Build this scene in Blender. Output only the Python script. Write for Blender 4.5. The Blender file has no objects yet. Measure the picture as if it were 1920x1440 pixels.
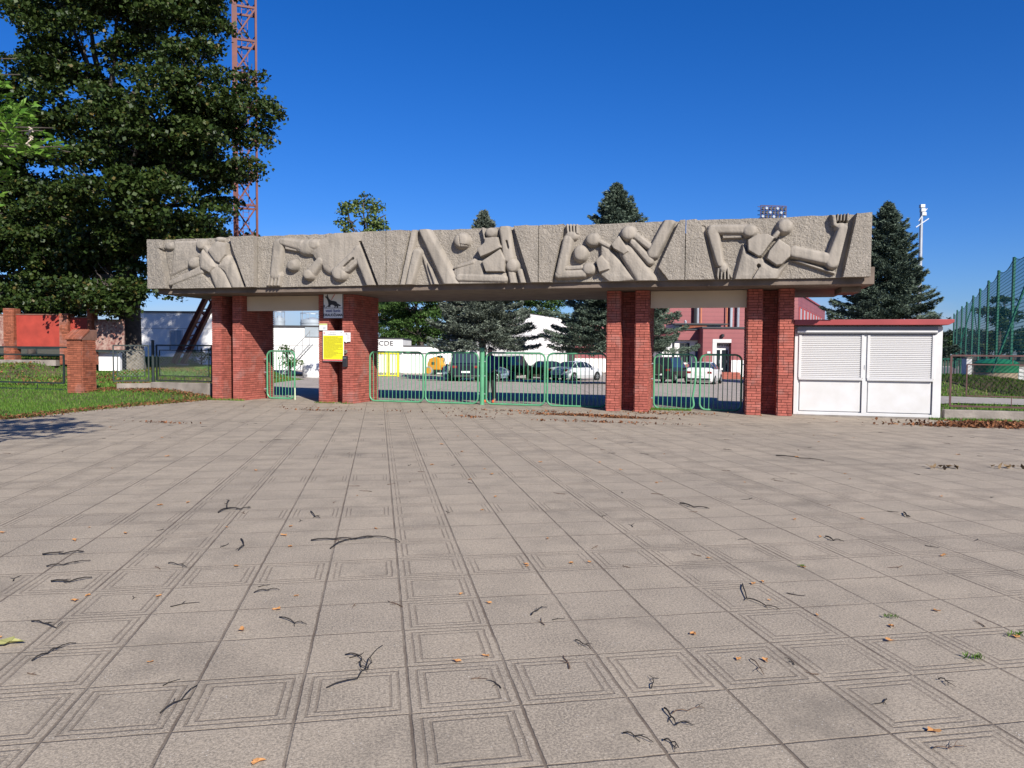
import bpy, math, random
import numpy as np
from mathutils import Vector, Matrix, Euler
PI = math.pi; R_ = math.radians
random.seed(7); rng = np.random.default_rng(7)
S = bpy.context.scene; C = S.collection

# ------------------------------------------------------------------ camera
F, EYE, PITCH, ROLL = 1395.0, 1.61, .0441, -.0079
cam = bpy.data.objects.new("camera", bpy.data.cameras.new("camera")); C.objects.link(cam)
cam.data.sensor_width = 36; cam.data.lens = F/1920*36; cam.data.clip_end = 3000; cam.data.clip_start = .05
cam.matrix_world = Matrix.Translation((0, 0, EYE)) @ Matrix.Rotation(PI/2-PITCH, 4, 'X') @ Matrix.Rotation(-ROLL, 4, 'Z')
S.camera = cam
# ------------------------------------------------------------------ world and sun
SUN_EL, SUN_AZ = R_(33.5), R_(25.4)          # the sun stands behind and to the right of the camera
sd = Vector((math.sin(SUN_AZ)*math.cos(SUN_EL), -math.cos(SUN_AZ)*math.cos(SUN_EL), math.sin(SUN_EL)))
w = bpy.data.worlds.new("World"); S.world = w; w.use_nodes = True
nt = w.node_tree; nt.nodes.clear()
out = nt.nodes.new('ShaderNodeOutputWorld'); bg = nt.nodes.new('ShaderNodeBackground'); sky = nt.nodes.new('ShaderNodeTexSky')
sky.sky_type = 'NISHITA'; sky.sun_disc = False; sky.sun_elevation = SUN_EL; sky.sun_rotation = math.atan2(sd.x, sd.y)
sky.air_density = 1.0; sky.dust_density = 0.6; sky.ozone_density = 5.0; sky.altitude = 100
bg.inputs[1].default_value = .05
hs = nt.nodes.new('ShaderNodeHueSaturation'); hs.inputs['Saturation'].default_value = 1.30
nt.links.new(sky.outputs[0], hs.inputs['Color']); mlt = nt.nodes.new('ShaderNodeVectorMath'); mlt.operation = 'MULTIPLY'; mlt.inputs[1].default_value = (.86, 1.05, 1.56); nt.links.new(hs.outputs[0], mlt.inputs[0]); 
tc = nt.nodes.new('ShaderNodeTexCoord'); mp = nt.nodes.new('ShaderNodeMapping'); mp.inputs['Scale'].default_value = (1, 1, 4.5); nz = nt.nodes.new('ShaderNodeTexNoise'); nz.inputs['Scale'].default_value = 2.6; nz.inputs['Detail'].default_value = 7
sp = nt.nodes.new('ShaderNodeSeparateXYZ'); rm = nt.nodes.new('ShaderNodeMapRange'); rm.inputs[1].default_value = .46; rm.inputs[2].default_value = .72; re = nt.nodes.new('ShaderNodeMapRange'); re.inputs[1].default_value = .17; re.inputs[2].default_value = .05
mu = nt.nodes.new('ShaderNodeMath'); mu.operation = 'MULTIPLY'; mu2 = nt.nodes.new('ShaderNodeMath'); mu2.operation = 'MULTIPLY'; mu2.inputs[1].default_value = .55; mc = nt.nodes.new('ShaderNodeMix'); mc.data_type = 'RGBA'; mc.inputs[7].default_value = (7.2, 7.7, 9.0, 1)
nt.links.new(tc.outputs['Generated'], mp.inputs[0]); nt.links.new(mp.outputs[0], nz.inputs[0]); nt.links.new(tc.outputs['Generated'], sp.inputs[0]); nt.links.new(nz.outputs[0], rm.inputs[0]); nt.links.new(sp.outputs[2], re.inputs[0])
nt.links.new(rm.outputs[0], mu.inputs[0]); nt.links.new(re.outputs[0], mu.inputs[1]); nt.links.new(mu.outputs[0], mu2.inputs[0]); nt.links.new(mu2.outputs[0], mc.inputs[0]); nt.links.new(mlt.outputs[0], mc.inputs[6]); nt.links.new(mc.outputs[2], bg.inputs[0])
nt.links.new(bg.outputs[0], out.inputs[0])
sl = bpy.data.lights.new("sun", 'SUN'); sl.energy = 5.0; sl.angle = R_(.53); sl.color = (1, .95, .87)
so = bpy.data.objects.new("sun", sl); C.objects.link(so); so.rotation_euler = (-sd).to_track_quat('-Z', 'Y').to_euler(); so.location = (20, -30, 40)
S.view_settings.view_transform = 'Standard'; S.view_settings.look = 'None'; S.view_settings.exposure = 0.72; S.view_settings.gamma = 1
S.cycles.max_bounces = 6; S.cycles.diffuse_bounces = 3; S.cycles.transparent_max_bounces = 16

# ------------------------------------------------------------------ measuring helpers: a sight line to a real point
def ray(px, py):
    U = (px-960)/F; W = (720-py)/F; cr, sr = math.cos(ROLL), math.sin(ROLL)
    u = U*cr+W*sr; v = -U*sr+W*cr; c, s = math.cos(PITCH), math.sin(PITCH)
    return Vector((u, c+v*s, v*c-s))
def at(px, py, Y):
    r = ray(px, py); return r*(Y/r.y)+Vector((0, 0, EYE))
TH, GY = .262, 20.95                          # the gateway's turn and distance
EX = Vector((math.cos(TH), -math.sin(TH), 0)); EN = Vector((math.sin(TH), math.cos(TH), 0)); O = Vector((0, GY, 0))
def W_(a, b, z=0): return O+EX*a+EN*b+Vector((0, 0, z))
def G_(px, py, b):
    r = ray(px, py); c0 = Vector((0, 0, EYE)); t = (b-(c0-O).dot(EN))/r.dot(EN); P = c0+r*t
    return (P-O).dot(EX), P.z
def loc_(x, y): d = Vector((x, y-GY, 0)); return d.dot(EX), d.dot(EN)
def ss(e0, e1, x):
    t = min(1, max(0, (x-e0)/(e1-e0))); return t*t*(3-2*t)
YLy_ = [25.9, 31.5, 33.5, 44, 56, 86]; YLx_ = [-12.6, -13.8, -11.2, -12.2, -24, -60]
def hz(x, y):
    a, b = loc_(x, y); L = ss(-9.9, -12.5, a); k_ = ss(28.5, 31.5, y); L = L*(1-k_)+k_*ss(.2, 3.0, float(np.interp(y, YLy_, YLx_))-x); Rr = ss(11.0, 12.5, a)
    z = L*(.22*ss(-3.2, .6, b)+.30*ss(3, 12, b)) + Rr*(.16*ss(.0, 1.0, b)+.10*ss(4, 7, b))
    z += -.55*ss(9, 38, b)*(1-L)*(1-Rr)
    z += .50*ss(-20.6, -22.5, x)*ss(29, 35, y)
    mx, my = 16.2, 27.5
    z += .62*math.exp(-((x-mx)/4.2)**2-((y-my)/2.2)**2)*Rr
    return z
def onground(px, Y, dz=0):
    p = at(px, 700, Y); return Vector((p.x, Y, hz(p.x, Y)+dz))

# ------------------------------------------------------------------ materials
def nodes(m): m.use_nodes = True; t = m.node_tree; return t, t.nodes, t.links
ALB = .80
sc_ = lambda c: tuple(x*ALB for x in c) if c else c
def mat(name, col, rough=.7, var=.12, scale=3, bump=0, bscale=60, metal=0, col2=None, spec=.4, coord='Object'):
    col = sc_(col); col2 = sc_(col2)
    m = bpy.data.materials.new(name); t, N, L = nodes(m); b = N['Principled BSDF']
    b.inputs['Roughness'].default_value = rough; b.inputs['Metallic'].default_value = metal; b.inputs['Specular IOR Level'].default_value = spec
    tc = N.new('ShaderNodeTexCoord'); n = N.new('ShaderNodeTexNoise'); n.inputs['Scale'].default_value = scale; n.inputs['Detail'].default_value = 6
    L.new(tc.outputs[coord], n.inputs[0])
    r = N.new('ShaderNodeValToRGB'); r.color_ramp.elements[0].position = .3; r.color_ramp.elements[1].position = .72
    c2 = col2 or tuple(min(1, c*(1+var)) for c in col)
    r.color_ramp.elements[0].color = (*[c*(1-var) for c in col], 1); r.color_ramp.elements[1].color = (*c2, 1)
    L.new(n.outputs[0], r.inputs[0]); L.new(r.outputs[0], b.inputs['Base Color'])
    if bump:
        n2 = N.new('ShaderNodeTexNoise'); n2.inputs['Scale'].default_value = bscale; n2.inputs['Detail'].default_value = 4
        bp = N.new('ShaderNodeBump'); bp.inputs['Strength'].default_value = bump; bp.inputs['Distance'].default_value = .01
        L.new(tc.outputs[coord], n2.inputs[0]); L.new(n2.outputs[0], bp.inputs['Height']); L.new(bp.outputs[0], b.inputs['Normal'])
    return m
def leafmat(name, c1, c2, trans=.3, rough=.6, c3=None):
    c1 = sc_(c1); c2 = sc_(c2); c3 = sc_(c3)
    m = bpy.data.materials.new(name); t, N, L = nodes(m); b = N['Principled BSDF']; o = N['Material Output']
    g = N.new('ShaderNodeNewGeometry'); r = N.new('ShaderNodeValToRGB'); r.color_ramp.elements[0].color = (*c1, 1); r.color_ramp.elements[1].color = (*c2, 1)
    if c3: e = r.color_ramp.elements.new(.93); e.color = (*c2, 1); r.color_ramp.elements[-1].color = (*c3, 1)
    L.new(g.outputs['Random Per Island'], r.inputs[0]); L.new(r.outputs[0], b.inputs['Base Color'])
    b.inputs['Roughness'].default_value = rough; b.inputs['Specular IOR Level'].default_value = .3
    tr = N.new('ShaderNodeBsdfTranslucent'); mx = N.new('ShaderNodeMixShader'); mx.inputs[0].default_value = trans
    L.new(r.outputs[0], tr.inputs[0]); L.new(b.outputs[0], mx.inputs[1]); L.new(tr.outputs[0], mx.inputs[2]); L.new(mx.outputs[0], o.inputs[0])
    return m
def M2(N, L, op, a, b=None, c=None):
    n = N.new('ShaderNodeMath'); n.operation = op
    for i, v in enumerate((a, b, c)):
        if v is None: continue
        if isinstance(v, (int, float)): n.inputs[i].default_value = v
        else: L.new(v, n.inputs[i])
    return n.outputs[0]
def mixc(N, L, f, a, b, mode='MIX'):
    n = N.new('ShaderNodeMix'); n.data_type = 'RGBA'; n.blend_type = mode
    for i, v in ((0, f), (6, a), (7, b)):
        if isinstance(v, (int, float)): n.inputs[i].default_value = v
        elif isinstance(v, tuple): n.inputs[i].default_value = (*v, 1)
        else: L.new(v, n.inputs[i])
    return n.outputs[2]
def noise(N, L, co, sc, det=5, out=0, rough=.55):
    n = N.new('ShaderNodeTexNoise'); n.inputs['Scale'].default_value = sc; n.inputs['Detail'].default_value = det; n.inputs['Roughness'].default_value = rough
    L.new(co, n.inputs[0]); return n.outputs[out]
def mapr(N, L, v, a, b, c=0, d=1):
    n = N.new('ShaderNodeMapRange'); n.clamp = True; L.new(v, n.inputs[0])
    for i, x in enumerate((a, b, c, d)): n.inputs[i+1].default_value = x
    return n.outputs[0]
def paving(name, T, framed, cA, cB, dirt):
    cA = sc_(cA); cB = sc_(cB)
    m = bpy.data.materials.new(name); t, N, L = nodes(m); b = N['Principled BSDF']; b.inputs['Roughness'].default_value = .88; b.inputs['Specular IOR Level'].default_value = .25
    tc = N.new('ShaderNodeTexCoord'); co = tc.outputs['Object']
    wob = N.new('ShaderNodeVectorMath'); wob.operation = 'SCALE'; wob.inputs['Scale'].default_value = .012
    sub = N.new('ShaderNodeVectorMath'); sub.operation = 'SUBTRACT'; sub.inputs[1].default_value = (.5, .5, .5)
    L.new(noise(N, L, co, 9, 4, 1), sub.inputs[0]); L.new(sub.outputs[0], wob.inputs[0])
    add = N.new('ShaderNodeVectorMath'); L.new(co, add.inputs[0]); L.new(wob.outputs[0], add.inputs[1])
    sp = N.new('ShaderNodeSeparateXYZ'); L.new(add.outputs[0], sp.inputs[0])
    u = M2(N, L, 'DIVIDE', sp.outputs[0], T); v = M2(N, L, 'DIVIDE', sp.outputs[1], T)
    iu = M2(N, L, 'FLOOR', u); jv = M2(N, L, 'FLOOR', v); fu = M2(N, L, 'FRACT', u); fv = M2(N, L, 'FRACT', v)
    du = M2(N, L, 'MINIMUM', fu, M2(N, L, 'SUBTRACT', 1, fu)); dv = M2(N, L, 'MINIMUM', fv, M2(N, L, 'SUBTRACT', 1, fv))
    mm = M2(N, L, 'MINIMUM', du, dv)
    j1 = mapr(N, L, du, .009, .019, 1, 0); j2 = mapr(N, L, dv, .006, .014, 1, 0); joint = M2(N, L, 'MAXIMUM', j1, j2)
    cb = N.new('ShaderNodeCombineXYZ'); L.new(iu, cb.inputs[0]); L.new(jv, cb.inputs[1])
    wn = N.new('ShaderNodeTexWhiteNoise'); wn.noise_dimensions = '2D'; L.new(cb.outputs[0], wn.inputs[0])
    big = noise(N, L, co, .35, 3); med = noise(N, L, co, 2.2, 5); fine = noise(N, L, co, 85, 3, rough=.85); fin2 = noise(N, L, co, 38, 5, rough=.8)
    col = mixc(N, L, wn.outputs[0], cA, cB)
    col = mixc(N, L, mapr(N, L, big, .38, .66), col, tuple(c*1.12 for c in cA))
    col = mixc(N, L, mapr(N, L, med, .42, .68, 0, .8), col, tuple(c*.70 for c in cB))
    col = mixc(N, L, mapr(N, L, fin2, .40, .60, .0, .75), col, tuple(c*.60 for c in cB))
    col = mixc(N, L, mapr(N, L, fine, .44, .60, .0, .75), col, tuple(c*1.45 for c in cA))
    col = mixc(N, L, mapr(N, L, noise(N, L, co, .8, 8, rough=.72), .52, .68, 0, .55), col, tuple(c*.62 for c in cB))
    vo = N.new('ShaderNodeTexVoronoi'); vo.inputs['Scale'].default_value = 55; L.new(co, vo.inputs[0])
    chip = M2(N, L, 'MULTIPLY', mapr(N, L, vo.outputs['Distance'], .10, .16, 1, 0), mapr(N, L, noise(N, L, co, 12, 2), .56, .62))
    col = mixc(N, L, M2(N, L, 'MULTIPLY', chip, .75), col, (.62, .6, .56))
    h = M2(N, L, 'MULTIPLY', joint, -1.0)
    dmask = mapr(N, L, noise(N, L, co, 2.6, 4), .32, .62, .35, 1)
    if framed:
        fr = M2(N, L, 'MAXIMUM', M2(N, L, 'COMPARE', M2(N, L, 'FLOORED_MODULO', iu, 4), 0, .1), M2(N, L, 'COMPARE', M2(N, L, 'FLOORED_MODULO', jv, 4), 0, .1))
        g1 = mapr(N, L, M2(N, L, 'ABSOLUTE', M2(N, L, 'SUBTRACT', mm, .092)), .009, .016, 1, 0)
        g2 = mapr(N, L, M2(N, L, 'ABSOLUTE', M2(N, L, 'SUBTRACT', mm, .168)), .009, .016, 1, 0)
        # the grooves stop short of the corners on one side
        gr = M2(N, L, 'MULTIPLY', M2(N, L, 'MAXIMUM', g1, g2), fr)
        gr = M2(N, L, 'MULTIPLY', gr, mapr(N, L, noise(N, L, co, 3.1, 3), .3, .5, .35, 1))
        h = M2(N, L, 'SUBTRACT', h, M2(N, L, 'MULTIPLY', gr, .6))
        col = mixc(N, L, M2(N, L, 'MULTIPLY', gr, .42), col, dirt)
    col = mixc(N, L, M2(N, L, 'MULTIPLY', joint, M2(N, L, 'MULTIPLY', dmask, .80)), col, dirt)
    L.new(col, b.inputs['Base Color'])
    h = M2(N, L, 'ADD', h, M2(N, L, 'MULTIPLY', fin2, .30)); h = M2(N, L, 'ADD', h, M2(N, L, 'MULTIPLY', fine, .22))
    h = M2(N, L, 'ADD', h, M2(N, L, 'MULTIPLY', wn.outputs[0], .25))
    bp = N.new('ShaderNodeBump'); bp.inputs['Strength'].default_value = .8; bp.inputs['Distance'].default_value = .007
    L.new(h, bp.inputs['Height']); L.new(bp.outputs[0], b.inputs['Normal'])
    return m
def vcmat(name, base, rough=.85, bump=.4, bscale=80, lo=.7, hi=1.25):
    """colour = base x the per-brick grey stored in attribute 'tone'"""
    base = sc_(base)
    m = bpy.data.materials.new(name); t, N, L = nodes(m); b = N['Principled BSDF']; b.inputs['Roughness'].default_value = rough; b.inputs['Specular IOR Level'].default_value = .25
    at_ = N.new('ShaderNodeAttribute'); at_.attribute_name = 'tone'; tc = N.new('ShaderNodeTexCoord')
    f = mapr(N, L, at_.outputs['Fac'], 0, 1, lo, hi)
    k = M2(N, L, 'MULTIPLY', f, mapr(N, L, noise(N, L, tc.outputs['Object'], 14, 4), .3, .7, .82, 1.15))
    c = N.new('ShaderNodeVectorMath'); c.operation = 'SCALE'; c.inputs[0].default_value = base; L.new(k, c.inputs['Scale'])
    st = mapr(N, L, noise(N, L, tc.outputs['Object'], 1.9, 8), .54, .72, 0, .45)
    col = mixc(N, L, st, c.outputs[0], (.30, .20, .18)); L.new(col, b.inputs['Base Color'])
    n2 = noise(N, L, tc.outputs['Object'], bscale, 3); bp = N.new('ShaderNodeBump'); bp.inputs['Strength'].default_value = bump; bp.inputs['Distance'].default_value = .006
    L.new(n2, bp.inputs['Height']); L.new(bp.outputs[0], b.inputs['Normal'])
    return m
def concrete_relief():
    m = bpy.data.materials.new('relief_concrete'); t, N, L = nodes(m); b = N['Principled BSDF']; b.inputs['Roughness'].default_value = .9; b.inputs['Specular IOR Level'].default_value = .2
    tc = N.new('ShaderNodeTexCoord'); co = tc.outputs['Object']; a_ = N.new('ShaderNodeAttribute'); a_.attribute_name = 'tone'
    big = noise(N, L, co, 1.1, 6); fine = noise(N, L, co, 42, 4, rough=.75); sp = noise(N, L, co, 16, 5)
    col = mixc(N, L, mapr(N, L, big, .3, .7), (.225, .198, .165), (.30, .266, .224))
    # weather streaks and dark patches on the left end
    sc = N.new('ShaderNodeMapping'); sc.inputs['Scale'].default_value = (5, 1, .7); L.new(co, sc.inputs[0])
    col = mixc(N, L, mapr(N, L, noise(N, L, sc.outputs[0], 1.6, 6), .45, .68, 0, .5), col, (.13, .12, .105))
    rough_ = a_.outputs['Fac']
    col = mixc(N, L, M2(N, L, 'MULTIPLY', rough_, mapr(N, L, fine, .42, .6, 0, .75)), col, (.16, .14, .115))
    col = mixc(N, L, M2(N, L, 'MULTIPLY', rough_, mapr(N, L, noise(N, L, co, 55, 2), .60, .68, 0, .8)), col, (.46, .42, .36))
    x = N.new('ShaderNodeSeparateXYZ'); L.new(co, x.inputs[0])
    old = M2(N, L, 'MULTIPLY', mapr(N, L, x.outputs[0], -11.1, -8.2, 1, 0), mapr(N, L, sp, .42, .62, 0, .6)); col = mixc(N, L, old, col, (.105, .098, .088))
    L.new(col, b.inputs['Base Color'])
    h = M2(N, L, 'MULTIPLY', fine, M2(N, L, 'ADD', M2(N, L, 'MULTIPLY', rough_, 1.0), .12))
    bp = N.new('ShaderNodeBump'); bp.inputs['Strength'].default_value = .7; bp.inputs['Distance'].default_value = .015
    L.new(h, bp.inputs['Height']); L.new(bp.outputs[0], b.inputs['Normal'])
    return m
K = {}
K['pave'] = paving('plaza_paving', .5, True, (.385, .322, .245), (.288, .246, .196), (.09, .065, .048))
K['yard'] = paving('yard_concrete', 1.0, False, (.40, .345, .30), (.36, .31, .27), (.14, .11, .09))
K['path'] = mat('path_concrete', (.33, .30, .27), .9, .15, 4, .4, 50)
K['soil'] = mat('grass_soil', (.055, .085, .022), .95, .35, 1.5, .8, 20, col2=(.14, .10, .055))
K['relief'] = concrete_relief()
K['slab'] = mat('slab_concrete', (.17, .132, .105), .9, .25, 2.5, .5, 25)
K['plinth'] = mat('plinth_concrete', (.27, .235, .20), .95, .35, 2.5, .9, 30)
K['brick'] = vcmat('red_brick', (.40, .115, .085), lo=.72, hi=1.2)
K['obrick'] = vcmat('orange_brick', (.31, .10, .055))
K['mortar'] = mat('mortar', (.05, .016, .012), .95, .2, 8)
K['omortar'] = mat('pale_mortar', (.20, .10, .07), .95, .2, 8)
K['board'] = mat('beige_board', (.62, .50, .37), .7, .06, 1.5)
K['green'] = mat('green_paint', (.10, .32, .17), .42, .18, 3, .15, 40)
K['dgreen'] = mat('dark_green_paint', (.02, .16, .10), .5, .15, 2)
K['white'] = mat('white_paint', (.62, .605, .58), .5, .05, 2.5, col2=(.66, .655, .65))
K['shutter'] = mat('shutter_white', (.62, .61, .60), .4, .02, 1)
K['ral'] = mat('shutter_box_grey', (.20, .205, .22), .4, .05, 1)
K['roofred'] = mat('dark_red_roof_metal', (.33, .055, .055), .45, .12, 2)
K['wallred'] = None
K['whitewall'] = mat('white_render', (.88, .86, .83), .85, .04, .5, .2, 10)
K['whitewall2'] = mat('white_render_old', (.82, .81, .79), .85, .06, .6, .2, 10)
K['towerred'] = mat('tower_red_paint', (.13, .026, .02), .6, .25, 2)
K['redpanel'] = mat('red_panel', (.36, .045, .028), .8, .18, 2.5, .2, 20)
K['redpanel2'] = mat('flaked_red_panel', (.20, .05, .04), .9, .1, 9, .2, 20, col2=(.45, .33, .27))
K['iron'] = mat('dark_iron', (.022, .032, .03), .5, .2, 6)
K['brown'] = mat('brown_rust_paint', (.10, .045, .04), .65, .3, 5)
K['bark'] = mat('bark', (.075, .06, .05), .95, .35, 5, 1.0, 14)
K['pbark'] = mat('pale_lichen_bark', (.17, .15, .12), .95, .4, 6, 1.0, 14)
K['metal'] = mat('galvanised', (.48, .50, .52), .4, .08, 2, metal=.5)
K['silo'] = mat('silo_metal', (.36, .41, .45), .5, .08, 2)
K['black'] = mat('black_rubber', (.018, .018, .018), .7, .1, 5)
K['dark'] = mat('dark_plastic', (.025, .025, .028), .5, .1, 5)
K['glass'] = mat('dark_glass', (.02, .026, .034), .08, .1, 1, spec=.8)
K['bglass'] = mat('blue_glass', (.03, .06, .17), .1, .1, 1, spec=.8)
K['yellow'] = mat('yellow_notice', (.85, .78, .015), .5, .02, 1)
K['paper'] = mat('white_paper', (.80, .80, .79), .6, .03, 3)
K['ink'] = mat('ink', (.03, .03, .04), .6, .05, 3)
K['blueink'] = mat('blue_ink', (.03, .06, .22), .6, .05, 3)
K['redink'] = mat('red_ink', (.55, .03, .03), .6, .05, 3)
K['tail'] = mat('tail_lamp_red', (.20, .012, .012), .3, .05, 3)
K['inky'] = mat('olive_ink', (.22, .20, .03), .6, .05, 3)
K['twig'] = mat('twig_bark', (.025, .02, .017), .9, .4, 30)
K['twig2'] = mat('pale_twig', (.14, .09, .06), .9, .4, 30)
K['litter'] = leafmat('dry_leaves', (.09, .035, .018), (.33, .14, .06), .1, .8, c3=(.30, .22, .10))
K['drybright'] = leafmat('bright_dry_leaf', (.50, .20, .06), (.55, .30, .12), .1, .8)
K['grass'] = leafmat('grass_blades', (.05, .14, .012), (.16, .29, .035), .3, .7, c3=(.30, .28, .10))
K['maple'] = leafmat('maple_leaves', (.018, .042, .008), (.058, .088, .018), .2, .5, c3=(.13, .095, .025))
K['lime'] = leafmat('mid_green_leaves', (.04, .10, .02), (.11, .19, .045), .3)
K['ash'] = leafmat('bright_green_leaflets', (.08, .20, .02), (.20, .36, .05), .35)
K['birch'] = leafmat('birch_leaves', (.06, .12, .03), (.22, .27, .08), .3)
K['spruce'] = leafmat('blue_spruce_needles', (.06, .085, .065), (.27, .31, .245), .05, .7)
K['spruce2'] = leafmat('grey_spruce_needles', (.04, .07, .05), (.17, .22, .16), .05, .7)
K['pine'] = leafmat('pine_needles', (.015, .04, .014), (.055, .095, .03), .1, .7)
def redclad():
    m = bpy.data.materials.new('red_cladding'); t, N, L = nodes(m); b = N['Principled BSDF']; b.inputs['Roughness'].default_value = .5
    tc = N.new('ShaderNodeTexCoord'); s = N.new('ShaderNodeSeparateXYZ'); L.new(tc.outputs['Object'], s.inputs[0])
    f = M2(N, L, 'FRACT', M2(N, L, 'DIVIDE', s.outputs[2], .42)); ln = mapr(N, L, M2(N, L, 'MINIMUM', f, M2(N, L, 'SUBTRACT', 1, f)), .03, .08, 1, 0)
    c = mixc(N, L, mapr(N, L, noise(N, L, tc.outputs['Object'], .6, 4), .3, .7), (.20, .052, .056), (.25, .072, .072))
    c = mixc(N, L, M2(N, L, 'MULTIPLY', ln, .55), c, (.10, .025, .03)); L.new(c, b.inputs['Base Color']); return m
K['wallred'] = redclad()
def paint(name, c, r=.25): return mat(name, c, r, .02, 1, spec=.6)

# ------------------------------------------------------------------ mesh helpers
class MB:
    def __init__(s): s.v = []; s.f = []; s.m = []; s.tone = []
    def add(s, vs, fs, mi=0, tone=None):
        o = len(s.v); s.v += [tuple(p) for p in vs]; s.f += [tuple(i+o for i in f) for f in fs]; s.m += [mi]*len(fs)
        s.tone += [1 if tone is None else tone]*len(vs)
    def box(s, x0, x1, y0, y1, z0, z1, mi=0, tone=None):
        s.add([(x0, y0, z0), (x1, y0, z0), (x1, y1, z0), (x0, y1, z0), (x0, y0, z1), (x1, y0, z1), (x1, y1, z1), (x0, y1, z1)],
              [(0, 3, 2, 1), (4, 5, 6, 7), (0, 1, 5, 4), (1, 2, 6, 5), (2, 3, 7, 6), (3, 0, 4, 7)], mi, tone)
        return s
    def bar(s, p0, p1, w, h=None, mi=0):
        h = h or w; p0 = Vector(p0); p1 = Vector(p1); d = (p1-p0).normalized(); u = Vector((0, 0, 1)) if abs(d.z) < .95 else Vector((0, 1, 0))
        x = d.cross(u).normalized()*w/2; y = d.cross(x).normalized()*h/2
        s.add([p0-x-y, p0+x-y, p0+x+y, p0-x+y, p1-x-y, p1+x-y, p1+x+y, p1-x+y], [(0, 3, 2, 1), (4, 5, 6, 7), (0, 1, 5, 4), (1, 2, 6, 5), (2, 3, 7, 6), (3, 0, 4, 7)], mi); return s
    def tube(s, pts, r, n=8, mi=0, closed=False):
        pts = [Vector(p) for p in pts]; rs = r if isinstance(r, (list, tuple)) else [r]*len(pts); vs = []; fs = []; k = len(pts)
        pu = None
        for i, p in enumerate(pts):
            d = ((pts[(i+1) % k] if closed else pts[min(i+1, k-1)])-(pts[i-1] if closed else pts[max(i-1, 0)])).normalized()
            if pu is None: pu = d.orthogonal().normalized()
            u = (pu-d*pu.dot(d)).normalized(); pu = u; vv = d.cross(u)
            for j in range(n): a = 2*PI*j/n; vs.append(p+(u*math.cos(a)+vv*math.sin(a))*rs[i])
        for i in range(k if closed else k-1):
            for j in range(n): a = i*n+j; b = i*n+(j+1) % n; c = ((i+1) % k)*n+(j+1) % n; d_ = ((i+1) % k)*n+j; fs.append((a, b, c, d_))
        if not closed: fs += [tuple(range(n))[::-1], tuple(range((k-1)*n, k*n))]
        s.add(vs, fs, mi); return s
    def prism(s, poly, y0, y1, mi=0, axis='y'):
        n = len(poly)
        f = (lambda p, t: (p[0], t, p[1])) if axis == 'y' else ((lambda p, t: (p[0], p[1], t)) if axis == 'z' else (lambda p, t: (t, p[0], p[1])))
        s.add([f(p, y0) for p in poly]+[f(p, y1) for p in poly], [tuple(range(n)), tuple(range(2*n-1, n-1, -1))]+[(i, i+n, (i+1) % n+n, (i+1) % n) for i in range(n)], mi); return s
    def lathe(s, prof, n=24, c=(0, 0, 0), mi=0, axis='z'):
        vs = []; fs = []
        for r, z in prof:
            for j in range(n):
                a = 2*PI*j/n; x, y = r*math.cos(a), r*math.sin(a)
                vs.append((c[0]+x, c[1]+y, c[2]+z) if axis == 'z' else ((c[0]+x, c[1]+z, c[2]+y)))
        for i in range(len(prof)-1):
            for j in range(n): fs.append((i*n+j, i*n+(j+1) % n, (i+1)*n+(j+1) % n, (i+1)*n+j))
        s.add(vs, fs, mi); return s
    def build(s, name, mats, parent=None, smooth=False, bevel=0, fix=True):
        me = bpy.data.meshes.new(name); me.from_pydata(s.v, [], s.f)
        mats = mats if isinstance(mats, (list, tuple)) else [mats]
        for m in mats: me.materials.append(m)
        if len(mats) > 1: me.polygons.foreach_set('material_index', s.m)
        if any(t != 1 for t in s.tone[:2000]) or any(t != 1 for t in s.tone):
            a = me.attributes.new('tone', 'FLOAT', 'POINT'); a.data.foreach_set('value', [float(t) for t in s.tone])
        me.update()
        if fix:
            import bmesh
            bm = bmesh.new(); bm.from_mesh(me); bmesh.ops.recalc_face_normals(bm, faces=bm.faces); bm.to_mesh(me); bm.free()
        o = bpy.data.objects.new(name, me); C.objects.link(o)
        if parent: o.parent = parent
        if smooth: 
            for p in me.polygons: p.use_smooth = True
            if smooth != 'all': me.set_sharp_from_angle(angle=R_(40))
        if bevel: bv = o.modifiers.new('bevel', 'BEVEL'); bv.width = bevel; bv.segments = 2; bv.limit_method = 'ANGLE'
        return o
def tag(o, label=None, cat=None, group=None, kind=None):
    if label: o['label'] = label
    if cat: o['category'] = cat
    if group: o['group'] = group
    if kind: o['kind'] = kind
    return o
def thing(name, label, cat, loc=(0, 0, 0), rz=0, group=None):
    o = bpy.data.objects.new(name, None); C.objects.link(o); o.location = loc; o.rotation_euler = (0, 0, rz); o.empty_display_size = .2
    return tag(o, label, cat, group)
def copy_tree(o, parent=None):
    c = o.copy(); C.objects.link(c)
    if parent: c.parent = parent
    for ch in list(o.children): copy_tree(ch, c)
    return c
def gthing(name, label, cat, a=0, b=0, z=0, group=None):          # stands in the gateway's own directions
    return thing(name, label, cat, W_(a, b, z), -TH, group)
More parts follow.
